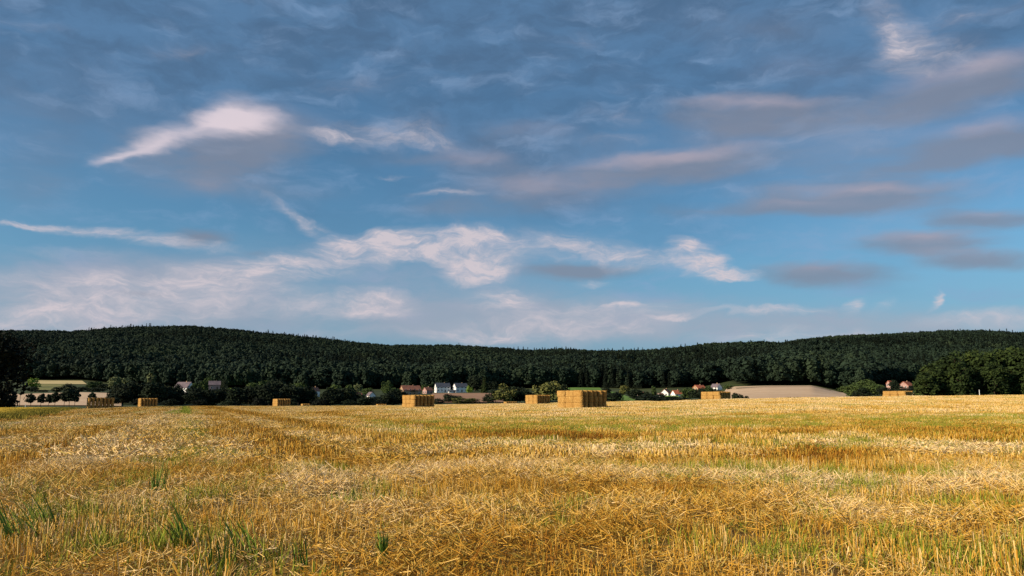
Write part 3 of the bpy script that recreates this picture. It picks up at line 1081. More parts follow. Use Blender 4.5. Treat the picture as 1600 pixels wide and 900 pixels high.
# ------------------------------------------------------------------ tall grass tufts in the foreground
TUFTS = [
    (28, 852, 0.42, 34, (-0.75, 0.0), 0.24, 'dense dark green grass tuft leaning left at the left edge of the foreground'),
    (78, 838, 0.42, 16, (-0.6, 0.0), 0.14, 'long green grass tuft leaning left, second from the left edge'),
    (246, 776, 0.46, 16, (0.03, 0.0), 0.12, 'upright dark green grass tuft standing alone in tall stubble'),
    (290, 868, 0.44, 16, (-0.55, 0.0), 0.14, 'long green grass tuft with one blade bent flat to the left'),
    (385, 872, 0.40, 10, (-0.5, 0.0), 0.16, 'thin green grass tuft leaning left, right of the bent-bladed one'),
    (340, 893, 0.30, 10, (0.0, 0.0), 0.15, 'short upright green grass tuft at the bottom edge of the photo'),
    (200, 899, 0.17, 3, (0.02, 0.0), 0.02, 'few stiff bright green blades at the bottom edge, left of centre'),
    (600, 880, 0.26, 24, (-0.1, 0.0), 0.045, 'pale green grass tuft lying in the straw near the bottom centre'),
    (560, 790, 0.20, 44, (0.0, 0.0), 0.5, 'wide low patch of fresh green grass among the stubble, left of centre'),
    (470, 893, 0.30, 6, (-0.2, 0.0), 0.1, 'sparse green blades at the bottom edge between two tufts'),
]
for k, (px, py, h, n, lean, size, lab) in enumerate(TUFTS):
    x, y = ground_at(px, py)
    me = blades(int(n * 2.6), size * 1.5, h * 0.3, h * 1.4, 0.014, lean, seed=900 + k, seg=5, spread=0.35, m=None, name='grass_tuft')
    o = link('grass_tuft', me, loc=(x, y, Z(x, y) - 0.01))
    me.materials.clear()
    me.materials.append(M['tuft'])
    tag(o, lab, 'grass tuft', 'tall grass tufts in the stubble')


# ------------------------------------------------------------------ straw bales
BW, BH, BL = 0.73, 0.93, 2.30


def bale_mesh(seed):
    g = random.Random(seed)
    nx_, nz_, ny_ = 6, 6, 9
    bm = bmesh.new()
    vs = {}

    def P(i, j, k):
        u, v, w_ = 2 * i / nx_ - 1, 2 * j / ny_ - 1, 2 * k / nz_ - 1
        e = 9.0
        # rounded ends and edges: pull corners in
        def rnd(a, b):
            return 1 - 0.05 * (abs(a) ** 3) * (abs(b) ** 3)
        x = u * BW / 2 * rnd(u, w_) * (1 - 0.36 * abs(v) ** 7)
        z = w_ * BH / 2 * rnd(u, w_) * (1 - 0.03 * abs(v) ** 10)
        y = v * BL / 2 * (1 - 0.12 * (u * u) - 0.012 * (w_ * w_))
        gr = 0.018 * (1 if (i in (1, 3, 5)) and abs(w_) == 1 else 0)
        f = 0.035
        return (x * (1 + g.uniform(-f, f)), y * (1 + g.uniform(-f, f)), z * (1 + g.uniform(-f, f)) * (1 - gr) + BH / 2)
    for i in range(nx_ + 1):
        for j in range(ny_ + 1):
            for k in range(nz_ + 1):
                if i in (0, nx_) or j in (0, ny_) or k in (0, nz_):
                    vs[i, j, k] = bm.verts.new(P(i, j, k))
    for j in range(ny_):
        for k in range(nz_):
            bm.faces.new([vs[0, j, k], vs[0, j, k + 1], vs[0, j + 1, k + 1], vs[0, j + 1, k]])
            bm.faces.new([vs[nx_, j, k], vs[nx_, j + 1, k], vs[nx_, j + 1, k + 1], vs[nx_, j, k + 1]])
    for i in range(nx_):
        for k in range(nz_):
            bm.faces.new([vs[i, 0, k], vs[i + 1, 0, k], vs[i + 1, 0, k + 1], vs[i, 0, k + 1]])
            bm.faces.new([vs[i, ny_, k], vs[i, ny_, k + 1], vs[i + 1, ny_, k + 1], vs[i + 1, ny_, k]])
    for i in range(nx_):
        for j in range(ny_):
            bm.faces.new([vs[i, j, 0], vs[i, j + 1, 0], vs[i + 1, j + 1, 0], vs[i + 1, j, 0]])
            bm.faces.new([vs[i, j, nz_], vs[i + 1, j, nz_], vs[i + 1, j + 1, nz_], vs[i, j + 1, nz_]])
    # straws sticking out of the faces
    for q in range(150):
        face = g.choice('xXyYZZ')
        u, v = g.uniform(-0.46, 0.46), g.uniform(-0.46, 0.46)
        if face in 'xX':
            p = Vector(((BW / 2) * (-0.97 if face == 'x' else 0.97), v * BL, BH / 2 + u * BH))
            d = Vector((-1 if face == 'x' else 1, g.uniform(-1, 1), g.uniform(-0.9, 0.7)))
        elif face in 'yY':
            p = Vector((u * BW, (BL / 2) * (-0.95 if face == 'y' else 0.95), BH / 2 + v * BH))
            d = Vector((g.uniform(-0.9, 0.9), -1 if face == 'y' else 1, g.uniform(-1, 0.6)))
        else:
            p = Vector((u * BW, v * BL, BH * 0.98))
            d = Vector((g.uniform(-1, 1), g.uniform(-1, 1), g.uniform(0.2, 0.9)))
        d = d.normalized() * g.uniform(0.07, 0.24)
        a = d.orthogonal().normalized() * 0.012
        f = [bm.verts.new(t) for t in (p - a, p + a, p + d)]
        bm.faces.new(f)
    me = bpy.data.meshes.new('straw_bale')
    bm.to_mesh(me)
    bm.free()
    me.materials.append(M['bale'])
    return me


BALES = [bale_mesh(50 + i) for i in range(5)]
ORD = ['first', 'second', 'third', 'fourth', 'fifth', 'sixth', 'seventh', 'eighth']
LAY = {1: ['only'], 2: ['bottom', 'top'], 3: ['bottom', 'middle', 'top']}
BETA = R(30)
ax = Vector((-math.sin(BETA), math.cos(BETA), 0))    # along the bales, away from the camera
bx = Vector((math.cos(BETA), math.sin(BETA), 0))     # across the row of bale ends


def stack(px, depth, cols, layers, deep, where, group, corner='front', pitch=0.865, beta=None):
    """px: where the near left corner of the stack stands"""
    g = random.Random(int(px * 7 + depth))
    x0, y0 = S(px) * depth, depth
    z0 = Z(x0 + 2, y0 + 2) - 0.03
    for l in range(layers):
        for c in range(cols):
            for d in range(deep):
                if d > 0 and c > 0 and l < layers - 1:
                    continue                     # wholly inside or behind the others
                p = Vector((x0, y0, 0)) + bx * (pitch * (c + 0.5) + g.uniform(-0.035, 0.035)) + ax * (BL * 0.985 * (d + 0.5) + g.uniform(-0.15, 0.15))
                o = link('straw_bale', BALES[g.randrange(5)])
                o.location = (p.x, p.y, z0 + l * BH * 0.985 + g.uniform(-0.012, 0.012))
                flip = g.random() < 0.5
                o.rotation_euler = (0, 0, BETA + g.uniform(-0.035, 0.035) + (math.pi if flip else 0))
                if d == 0:
                    lab = f'straw bale, {ORD[c]} from left, {LAY[layers][l]} layer, shaded face, {where}'
                    if layers == 1:
                        lab = f'straw bale, {ORD[c]} from left in {where}'
                elif c == 0:
                    lab = f'straw bale, {ORD[d]} from front, {LAY[layers][l]} layer, sunlit side, {where}'
                    if layers == 1:
                        lab = f'straw bale, {ORD[d]} from front in {where}'
                else:
                    lab = f'top straw bale, column {ORD[c]}, row {ORD[d]}, {where}'
                tag(o, lab, 'straw bale', group)


stack(907, 122, 6, 3, 3, 'the nearest stack', 'bales in the nearest stack')
stack(646, 174, 6, 3, 3, 'the second biggest stack', 'bales in the second biggest stack')
stack(838, 240, 6, 3, 3, 'the stack behind the nearest', 'bales in the stack behind the nearest')
stack(432.5, 296, 6, 3, 3, 'the small stack before the trees', 'bales in the small stack before the treeline')
stack(218.5, 250, 6, 3, 3, 'the second stack from left', 'bales in the second stack from the left')
stack(137, 200, 7, 3, 3, 'the leftmost stack', 'bales in the leftmost stack')
stack(1124, 203, 5, 3, 3, 'the stack below the beige hill', 'bales in the stack below the beige hill')
stack(1415, 214, 4, 3, 3, 'the rightmost stack', 'bales in the rightmost stack')
stack(472, 318, 4, 1, 1, 'the low pile right of the small stack', 'bales in the low pile before the treeline')
stack(590, 345, 5, 1, 1, 'the faint low pile below the gable', 'bales in the faint low pile below the white gable')
stack(791, 308, 6, 1, 1, 'the low pile below the willow', 'bales in the low pile below the willow')


# ------------------------------------------------------------------ trees
def leaf_quads(g, lobes, n, size, flat=0.5, fill=0.25):
    """leaf clumps on and in a set of lobes (centre, radii)"""
    vol = np.array([l[1][0] * l[1][1] + l[1][0] * l[1][2] for l in lobes])
    pr = vol / vol.sum()
    out = []
    pick = g.choice(len(lobes), n, p=pr)
    for k in range(n):
        c, r = lobes[pick[k]]
        d = g.normal(size=3)
        d /= np.linalg.norm(d)
        if d[2] < -0.5:
            d[2] *= 0.5
        rad = 1 - fill * g.random() ** 2
        jit = 1 + g.normal() * 0.06
        p = np.array(c) + d * np.array(r) * rad * jit
        nrm = d + g.normal(size=3) * flat
        nrm /= np.linalg.norm(nrm)
        a = np.cross(nrm, g.normal(size=3))
        a /= np.linalg.norm(a)
        b = np.cross(nrm, a)
        s1 = size * g.uniform(0.6, 1.35)
        s2 = s1 * g.uniform(0.55, 1.0)
        out.append([p - a * s1, p - b * s2 + nrm * s1 * 0.15, p + a * s1, p + b * s2 - nrm * s1 * 0.1])
    return out


def fit(qs, h, w, base):
    q = np.array(qs)
    z = q[..., 2]
    lo, hi = np.percentile(z, 0.5), np.percentile(z, 99.6)
    q[..., 2] = h * base + (z - lo) / (hi - lo) * h * (1 - base)
    for a in (0, 1):
        lo, hi = np.percentile(q[..., a], 0.7), np.percentile(q[..., a], 99.3)
        q[..., a] = (q[..., a] - (lo + hi) / 2) / (hi - lo) * w
    return q


def crown_mesh(name, seed, h, w, n, size, m, base=0.25, shape='round', nl=11, flat=0.5):
    g = np.random.default_rng(seed)
    lobes = []
    zc = h * (1 + base) / 2
    hh = h * (1 - base) / 2
    if shape == 'cone':
        out = []
        for k in range(n):
            t = g.random() ** 0.75
            z = h * base + (1 - t) * (h * (1 - base)) if False else h * (base + (1 - base) * (1 - t))
            rr = w / 2 * (t * 0.95 + 0.03) * (0.8 + 0.25 * math.sin(z * 4.0)) * g.uniform(0.55, 1.08)
            a = g.uniform(0, 6.283)
            p = np.array([math.cos(a) * rr, math.sin(a) * rr, z])
            d = np.array([math.cos(a), math.sin(a), -0.35])
            tdir = np.array([-math.sin(a), math.cos(a), 0])
            s1 = size * g.uniform(0.6, 1.3)
            out.append([p - tdir * s1 * 0.7, p - d * s1 * 0.3, p + tdir * s1 * 0.7, p + d * s1])
        return quads_mesh(name, out, m)
    lobes.append(((0, 0, zc), (w * 0.36, w * 0.36, hh * 0.85)))
    for k in range(nl):
        a = g.uniform(0, 6.283)
        t = g.uniform(-0.9, 0.95)
        env = math.sqrt(max(0.05, 1 - t * t)) if shape == 'round' else (1 - 0.35 * max(t, 0)) * (0.75 if t > 0.7 else 1)
        rr = w * 0.5 * env * g.uniform(0.45, 0.72)
        r = w * (g.uniform(0.09, 0.17) if nl >= 30 else g.uniform(0.13, 0.24))
        lobes.append(((math.cos(a) * rr, math.sin(a) * rr, zc + t * hh * 0.82), (r, r, r * g.uniform(0.7, 1.0) * (1.5 if shape == 'tall' else 1))))
    return quads_mesh(name, fit(leaf_quads(g, lobes, n, size, flat), h, w, base), m)


def trunk_mesh(seed, h, r, top=0.75):
    g = random.Random(seed)
    b = MB()
    p = Vector((0, 0, -0.5))
    segs = 4
    for k in range(segs):
        q = Vector((g.uniform(-0.02, 0.02) * h, g.uniform(-0.02, 0.02) * h, h * top * (k + 1) / segs))
        b.tube(p, q, r * (1 - k / segs * 0.8), r * (1 - (k + 1) / segs * 0.8), 6)
        if k >= 1:
            for _ in range(2):
                a = g.uniform(0, 6.28)
                e = q + Vector((math.cos(a), math.sin(a), 0.7)) * h * 0.18
                b.tube(p.lerp(q, 0.6), e, r * 0.35, r * 0.1, 4)
        p = q
    return mesh_from('trunk', b.V, b.F, M['bark'])


_protos = {}


def proto(kind, m, v):
    key = (kind, m, v)
    if key not in _protos:
        sd = hash_(kind + m) + v * 31
        base, shape, n, size, w = {
            'round': (0.10, 'round', 1500, 0.042, 0.95), 'street': (0.36, 'round', 620, 0.05, 0.62), 'bush': (0.0, 'round', 1100, 0.055, 1.35),
            'tall': (0.03, 'tall', 2600, 0.024, 0.52), 'fir': (0.05, 'cone', 700, 0.07, 0.36), 'poplar': (0.08, 'tall', 420, 0.05, 0.28),
        }[kind]
        # unit height crown
        _protos[key] = (crown_mesh('crown', sd, 1.0, w, n, size, M[m], base, shape, nl={'tall': 40, 'round': 20}.get(kind, 14)), trunk_mesh(sd, 1.0, 0.022 if kind != 'street' else 0.02))
    return _protos[key]


def hash_(s):
    v = 7
    for ch in s:
        v = (v * 131 + ord(ch)) % 100003
    return v


def tree(px, top, width, depth, kind, m, label, group=None, cat='tree', name='broadleaf_tree', base=None, sink=0.0):
    x, y = S(px) * depth, depth
    z0 = Z(x, y) - sink
    if base is not None:
        z0 = CAM_H + T(base) * depth
    h = CAM_H + T(top) * depth - z0
    wm = width / F * depth
    g = random.Random(int(px * 13 + top * 7))
    cr, tr = proto(kind, m, g.randrange(4))
    w0 = {'round': 0.95, 'street': 0.62, 'bush': 1.35, 'tall': 0.52, 'fir': 0.36, 'poplar': 0.28}[kind]
    e = link(name, None, loc=(x, y, z0))
    e.rotation_euler = (0, 0, g.uniform(0, 6.28))
    k = wm / w0
    e.scale = (k, k, h)
    tag(e, label, cat, group)
    c = link('crown', cr, e)
    if kind != 'bush':
        t = link('trunk', tr, e)
        t.scale = (h / k * 0.8 if False else 1, 1, 1)
    return e


# the great dark tree cut by the left edge, and two unseen trees added out of frame to shade it
def big_tree(px, depth, h, w, label, seed, group=None):
    x, y = S(px) * depth, depth
    e = link('broadleaf_tree', None, loc=(x, y, Z(x, y)))
    tag(e, label, 'tree', group)
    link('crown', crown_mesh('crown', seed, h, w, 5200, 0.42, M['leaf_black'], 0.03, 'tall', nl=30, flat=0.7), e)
    link('trunk', trunk_mesh(seed, h, 0.45), e)
    return e


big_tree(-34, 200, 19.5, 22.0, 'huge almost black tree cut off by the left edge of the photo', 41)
big_tree(-260, 196, 20, 24, 'unseen dark tree beyond the left edge, first of two added to shade the huge one', 42)
big_tree(-420, 188, 20, 24, 'unseen dark tree beyond the left edge, second of two added to shade the huge one', 43)

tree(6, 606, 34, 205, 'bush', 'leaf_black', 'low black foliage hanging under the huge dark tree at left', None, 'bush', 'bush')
ROADSIDE = [(48, 615, 14), (64, 615, 12), (76, 616, 11), (86, 613, 15), (101, 609, 15), (108, 608, 16), (117, 610, 14)]
for i, (px, top, w_) in enumerate(ROADSIDE):
    tree(px, top, w_, 300, 'street', 'leaf_dark', f'small dark roadside tree before the beige field, {ORD[i]} from the left of seven', 'small trees along the road')
tree(144, 613.5, 13, 330, 'street', 'leaf_dark', 'small round dark tree just above the leftmost bale stack')

BELT = [(176, 617, 16), (190, 600, 26), (206, 597, 28), (222, 598, 26), (238, 598, 26), (254, 600, 26), (270, 604, 24), (286, 612, 22), (303, 607, 24), (321, 609, 24),
        (338, 608, 24), (354, 605, 24), (370, 605, 24), (388, 604, 24), (404, 603, 24), (432, 593, 28), (420, 602, 24), (452, 600, 28), (474, 604, 26), (494, 617, 14), (508, 611, 22),
        (522, 606, 24), (540, 607, 26), (556, 614, 22), (572, 620, 24), (590, 620, 24), (606, 615, 24), (622, 609, 24)]
for i, (px, top, w_) in enumerate(BELT):
    NUM = ORD + ['ninth', 'tenth', 'eleventh', 'twelfth', 'thirteenth']
    if top == 593:
        lab, grp = 'tallest dark tree of the treeline, behind the small bale stack', None
    elif i < 8:
        lab, grp = f'dark treeline tree, {NUM[i]} from the left end of the treeline beyond the field', 'dark trees at the left end of the treeline'
    elif px < 430:
        lab, grp = f'dark treeline tree, {NUM[i - 8]} to the right of the big purple roof', 'dark trees in the middle of the treeline'
    else:
        lab, grp = f'dark treeline tree, {NUM[len(BELT) - 1 - i]} from the right end of the treeline', 'dark trees at the right end of the treeline'
    tree(px, top, w_ * 1.25, 372 + (i % 4) * 9, 'round', 'leaf_dark', lab, grp)
for i in range(26):
    px = 182 + i * 17.5
    if abs(px - 288) < 14 or abs(px - 334) < 14 or abs(px - 492) < 12 or px > 548:
        continue
    tree(px, 606 + (i * 5 % 7) - (4 if px < 260 else 0), 26, 405, 'round', 'leaf_dark', 'dark tree standing in the back row of the treeline beyond the field', 'back row trees of the treeline')
# undergrowth closing the belt between the trunks
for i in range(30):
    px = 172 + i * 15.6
    tree(px, 621 + (i * 7 % 5), 24, 362 + (i % 3) * 30, 'bush', 'leaf_black' if i % 2 else 'leaf_dark', 'dark low shrub between the trunks of the treeline beyond the field', 'undergrowth shrubs of the treeline', 'shrub', 'shrub')

SECOND = [
    (178, 589, 19, 620, 'round', 'leaf_pale', 'pale grey-green willow, left one of the pair above the beige field'),
    (196, 590, 15, 620, 'round', 'leaf_pale', 'pale grey-green willow, right one of the pair above the beige field'),
    (234, 582, 13, 640, 'poplar', 'leaf_pale', 'slim pale tree rising behind the left end of the treeline'),
    (145, 596, 20, 640, 'round', 'leaf_mid', 'green tree right of the small pale valley field'),
    (163, 600, 22, 630, 'round', 'leaf_dark', 'dark green tree just left of the two pale willows'),
    (50, 591, 18, 700, 'bush', 'leaf_bright', 'bright yellow-green tree beside the huge black tree'),
    (48, 604, 16, 560, 'bush', 'leaf_dark', 'dark bush below the bright yellow-green tree'),
    (64, 609, 16, 560, 'bush', 'leaf_dark', 'dark low bush on the near side of the olive field'),
    (88, 604, 14, 560, 'bush', 'leaf_dark', 'small dark bush left of the domed one above the roadside trees'),
    (106, 599, 20, 560, 'bush', 'leaf_dark', 'domed dark bush standing before the olive field'),
    (126, 604, 22, 560, 'bush', 'leaf_dark', 'dark bush in the hedge right of the domed one'),
    (150, 606, 24, 560, 'bush', 'leaf_dark', 'dark bush in the hedge above the small round tree'),
    (276, 600, 16, 590, 'round', 'leaf_dark', 'dark tree hiding the left wall of the purple-roofed house'),
    (298, 603, 14, 590, 'bush', 'leaf_dark', 'dark bush hiding the right foot of the purple-roofed house'),
    (1050, 619, 18, 540, 'bush', 'leaf_dark', 'dark bush between the two cottages'),
    (1030, 616, 16, 540, 'bush', 'leaf_dark', 'dark bush left of the white gabled cottage'),
    (1428, 602, 16, 600, 'bush', 'leaf_dark', 'dark bush at the right corner of the farm building'),
    (1410, 603, 12, 600, 'bush', 'leaf_dark', 'dark bush at the left corner of the farm building'),
    (306, 599, 16, 610, 'round', 'leaf_mid', 'green tree between the purple roof and the pink house'),
    (326, 588, 12, 680, 'round', 'leaf_mid', 'green tree rising behind the pink house'),
    (318, 594, 12, 640, 'round', 'leaf_mid', 'green tree at the left side of the pink house'),
    (347, 594, 14, 650, 'round', 'leaf_dark', 'dark tree at the right side of the pink house'),
    (395, 598, 20, 640, 'round', 'leaf_mid', 'lighter green tree behind the middle of the treeline'),
    (412, 594, 20, 700, 'round', 'leaf_mid', 'mid green tree just left of the tallest treeline tree'),
    (462, 598, 26, 560, 'round', 'leaf_mid', 'rounded mid green tree right of the tallest treeline tree'),
    (523, 601, 22, 520, 'round', 'leaf_mid', 'mid green tree behind the treeline, right of the tiny white gable'),
    (546, 601, 16, 560, 'round', 'leaf_mid', 'light green tree left of the pale willow in the village trees'),
    (558, 600, 14, 620, 'round', 'leaf_pale', 'pale willow standing above the tiny white village gables'),
    (574, 606, 16, 580, 'round', 'leaf_mid', 'green tree right of the pale willow in the village'),
    (604, 595, 16, 620, 'round', 'leaf_mid', 'green tree standing left of the long brown roof'),
    (619, 606, 16, 560, 'round', 'leaf_mid', 'green tree at the left end of the long brown roof'),
    (645, 608, 16, 640, 'bush', 'leaf_dark', 'dark bush before the long brown roof'),
    (664, 601, 12, 720, 'round', 'leaf_mid', 'green tree between the brown roof and the white house'),
    (672, 601, 10, 730, 'poplar', 'leaf_mid', 'slim green tree close left of the white house'),
    (685, 622, 18, 420, 'bush', 'leaf_dark', 'dark bush at the right end of the second biggest stack'),
    (702, 616, 20, 440, 'bush', 'leaf_dark', 'dark bush on the brown field, left of the olive bush'),
    (714, 618, 18, 450, 'bush', 'leaf_dark', 'dark bush on the brown field right behind the olive bush'),
    (728, 621, 38, 425, 'bush', 'leaf_olive', 'light olive domed bush before the brown field'),
    (733, 603, 9, 690, 'bush', 'leaf_bright', 'bright green bush at the right end of the white houses'),
    (742, 588, 24, 720, 'round', 'leaf_dark', 'dark tree left of the pointed conifer'),
    (757, 590, 13, 650, 'fir', 'leaf_mid', 'pointed green conifer right of the white houses'),
    (768, 596, 16, 720, 'round', 'leaf_dark', 'dark tree right of the pointed conifer'),
    (762, 618, 16, 440, 'bush', 'leaf_dark', 'dark bush at the right end of the brown field'),
    (774, 608, 22, 420, 'round', 'leaf_dark', 'brownish dark tree, left edge of the willow clump'),
    (790, 600, 30, 415, 'round', 'leaf_olive', 'tall drooping olive willow in the clump beyond the field'),
    (808, 604, 28, 425, 'round', 'leaf_dark', 'dark tree in the willow clump, right of the drooping willow'),
    (822, 608, 22, 420, 'round', 'leaf_dark', 'dark tree at the right edge of the willow clump'),
    (858, 596, 42, 430, 'bush', 'leaf_olive', 'big round pale olive tree behind the nearest bale stack'),
    (846, 604, 26, 436, 'bush', 'leaf_olive', 'lower left shoulder tree of the big round olive tree'),
    (880, 601, 22, 450, 'round', 'leaf_dark', 'dark tree right of the big round olive tree'),
    (893, 611, 30, 440, 'bush', 'leaf_dark', 'dark bush behind the left half of the nearest stack'),
    (928, 612, 30, 440, 'bush', 'leaf_dark', 'dark bush behind the right half of the nearest stack'),
    (957, 613, 30, 430, 'bush', 'leaf_dark', 'dark bush close right of the nearest stack'),
    (948, 606, 14, 500, 'round', 'leaf_dark', 'dark tree at the right end of the green meadow strip'),
    (975, 602, 15, 620, 'round', 'leaf_olive', 'brownish tree right of the green meadow'),
    (992, 608, 24, 520, 'round', 'leaf_dark', 'dark tree between the meadow and the thin poplar'),
    (1006, 611, 20, 560, 'bush', 'leaf_dark', 'dark bush left of the thin poplar'),
    (1022, 603, 7, 560, 'poplar', 'leaf_mid', 'thin poplar left of the first red-roofed cottage'),
    (1012, 617, 40, 470, 'bush', 'leaf_dark', 'low dark bush below the thin poplar'),
    (1034, 619, 30, 480, 'bush', 'leaf_dark', 'low dark bush below the first red-roofed cottage'),
    (1062, 621, 26, 480, 'bush', 'leaf_dark', 'low dark bush below the second red-roofed cottage'),
    (1078, 606, 24, 500, 'round', 'leaf_mid', 'green tree right of the second red-roofed cottage'),
    (1092, 608, 26, 490, 'round', 'leaf_dark', 'dark tree below the orange roof'),
    (1106, 604, 20, 560, 'round', 'leaf_mid', 'green tree between the orange roof and white gable'),
    (1120, 608, 22, 500, 'round', 'leaf_dark', 'dark tree below the white gable by the beige hill'),
    (1138, 601, 12, 620, 'round', 'leaf_mid', 'green tree at the left foot of the beige hill'),
    (1152, 614, 16, 250, 'bush', 'leaf_dark', 'dark bush touching the right end of the stack below the hill'),
    (1166, 618.5, 7, 250, 'bush', 'leaf_dark', 'tiny dark bush right of the stack below the hill'),
    (1232, 620.2, 16, 232, 'bush', 'leaf_black', 'low dark scrub line below the beige hill, left piece'),  # black leaves stand in for the shaded side of a distant bale row
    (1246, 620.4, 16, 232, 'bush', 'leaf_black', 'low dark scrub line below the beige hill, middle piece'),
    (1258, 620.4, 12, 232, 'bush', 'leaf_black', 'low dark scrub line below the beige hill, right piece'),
    (1322, 606, 24, 640, 'round', 'leaf_mid', 'green tree at the right foot of the beige hill'),
    (1336, 600, 28, 520, 'round', 'leaf_mid', 'green tree with a dark base right of the beige hill'),
    (1352, 593, 30, 600, 'round', 'leaf_mid', 'large green tree left of the two red-roofed farm buildings'),
    (1348, 607, 26, 440, 'round', 'leaf_dark', 'dark tree in front of the large green one, right of the hill'),
    (1368, 600, 26, 520, 'round', 'leaf_mid', 'green tree close left of the small red roof'),
    (1384, 605, 22, 480, 'round', 'leaf_dark', 'dark tree below the small red roof'),
    (1399, 594, 13, 560, 'round', 'leaf_dark', 'dark tree between the two red roofs'),
    (1438, 606, 16, 370, 'bush', 'leaf_dark', 'dark bush right of the rightmost bale stack'),
]
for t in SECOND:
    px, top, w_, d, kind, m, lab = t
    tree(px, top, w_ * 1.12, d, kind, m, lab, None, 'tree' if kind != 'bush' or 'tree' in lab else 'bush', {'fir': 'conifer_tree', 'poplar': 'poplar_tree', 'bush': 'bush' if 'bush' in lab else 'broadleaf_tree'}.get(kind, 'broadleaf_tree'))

COPSE = [(1446, 582, 34), (1458, 569, 40), (1474, 560, 42), (1491, 553, 44), (1508, 550, 44), (1526, 548, 46), (1544, 551, 44), (1560, 547, 46), (1578, 544, 46), (1596, 543, 46), (1614, 546, 46), (1634, 545, 46), (1656, 548, 46)]
for i, (px, top, w_) in enumerate(COPSE):
    if i == 0:
        tree(px, top, w_, 372, 'tall', 'leaf_pop', 'shortest tree at the left corner of the right-hand copse', None)
    elif i == 1:
        tree(px, top, w_, 376, 'tall', 'leaf_pop', 'second tree from the left corner of the right-hand copse', None)
    else:
        tree(px, top, w_, 370 + (i * 5 % 3) * 8, 'tall', 'leaf_pop', f'tall green tree in the dense right-hand copse, {(ORD + ["ninth", "tenth", "eleventh", "twelfth", "thirteenth"])[i]} from its left corner', 'trees of the right-hand copse')
for i in range(12):
    px = 1448 + i * 18
    tree(px, 584 - (i * 11 % 17), 36, 358 + (i % 3) * 5, 'tall', 'leaf_pop', f'lower green tree on the near edge of the right-hand copse, {(ORD + ["ninth", "tenth", "eleventh", "twelfth"])[i]} from left', 'lower edge trees of the right-hand copse')

# ------------------------------------------------------------------ the wooded hills
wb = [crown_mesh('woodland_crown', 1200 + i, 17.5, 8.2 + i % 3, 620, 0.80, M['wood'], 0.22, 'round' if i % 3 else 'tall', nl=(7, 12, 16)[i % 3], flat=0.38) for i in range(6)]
wf = [crown_mesh('fir_crown', 1300 + i, 20.0, 6.5, 420, 0.95, M['fir'], 0.05, 'cone') for i in range(3)]


def forest():
    g = np.random.default_rng(77)
    P, K, S_, Tn = [], [], [], []
    d = 690.0
    rows = []
    while d < RIDGE_D + 60:
        step = 6.3
        n = int(1.62 * d / step)
        s = np.linspace(-0.81, 0.81, n)
        x = s * d + g.uniform(-3.5, 3.5, n)
        y = d + g.uniform(-4.5, 4.5, n)
        rows.append(np.stack([x, y], -1))
        d += 7.2 if d > 900 else 6.4
    A = np.concatenate(rows)
    x, y = A[:, 0], A[:, 1]
    s = x / y
    keep = y > wood_depth(s) + (fbm(x / 40, y / 40, 91) - 0.5) * 40
    x, y, s = x[keep], y[keep], s[keep]
    z = z_at(x, y)
    con = fbm(x / 120, y / 120, 93)
    # firs stand thick where the photo's ridge is toothed and on the right slope
    pxs = 800 + s * F * 1.01
    ridge = y > RIDGE_D - 60
    toothed = np.zeros(len(x))
    for a, b, v in ((130, 250, 0.4), (385, 560, 0.4), (790, 900, 0.35), (930, 1075, 0.25), (1170, 1200, 0.35), (1480, 1620, 0.12)):
        toothed = np.where((pxs > a) & (pxs < b), v, toothed)
    pf = np.where(ridge, 0.01 + toothed, np.clip((con - 0.55) * 5, 0, 0.75))
    slope_r = (pxs > 1230) & (y > 1150) & (y < 1550)
    pf = np.where(slope_r & ~ridge, np.maximum(pf, 0.55), pf)
    fir = g.random(len(x)) < pf
    tone = np.clip(vnoise(x / 11, y / 11, 95) * 0.5 + fbm(x / 90, y / 90, 96) * 0.9 - 0.25, 0, 1)
    tone = tone * np.clip(1.15 - (y - 900) / 800.0, 0.25, 1.0) if False else tone
    sc = g.uniform(0.8, 1.08, len(x)) * (1 + 0.35 * (vnoise(x / 23, y / 23, 97) - 0.4)) * np.clip(1.22 - (y - 700) / 2500, 0.9, 1.22)
    sc = np.where(ridge, g.uniform(0.8, 1.08, len(x)), sc)
    rotz = g.uniform(0, 6.28, len(x))
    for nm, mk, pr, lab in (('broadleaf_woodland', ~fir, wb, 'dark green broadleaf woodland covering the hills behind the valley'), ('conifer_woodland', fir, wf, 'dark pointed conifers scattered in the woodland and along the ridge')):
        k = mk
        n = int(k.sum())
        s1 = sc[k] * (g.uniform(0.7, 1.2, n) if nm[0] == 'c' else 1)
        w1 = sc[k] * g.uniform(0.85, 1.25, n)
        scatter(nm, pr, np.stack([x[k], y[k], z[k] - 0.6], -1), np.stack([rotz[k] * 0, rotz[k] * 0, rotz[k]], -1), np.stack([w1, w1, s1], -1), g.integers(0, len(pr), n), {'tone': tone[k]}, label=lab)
    print('forest trees', len(x))


forest()


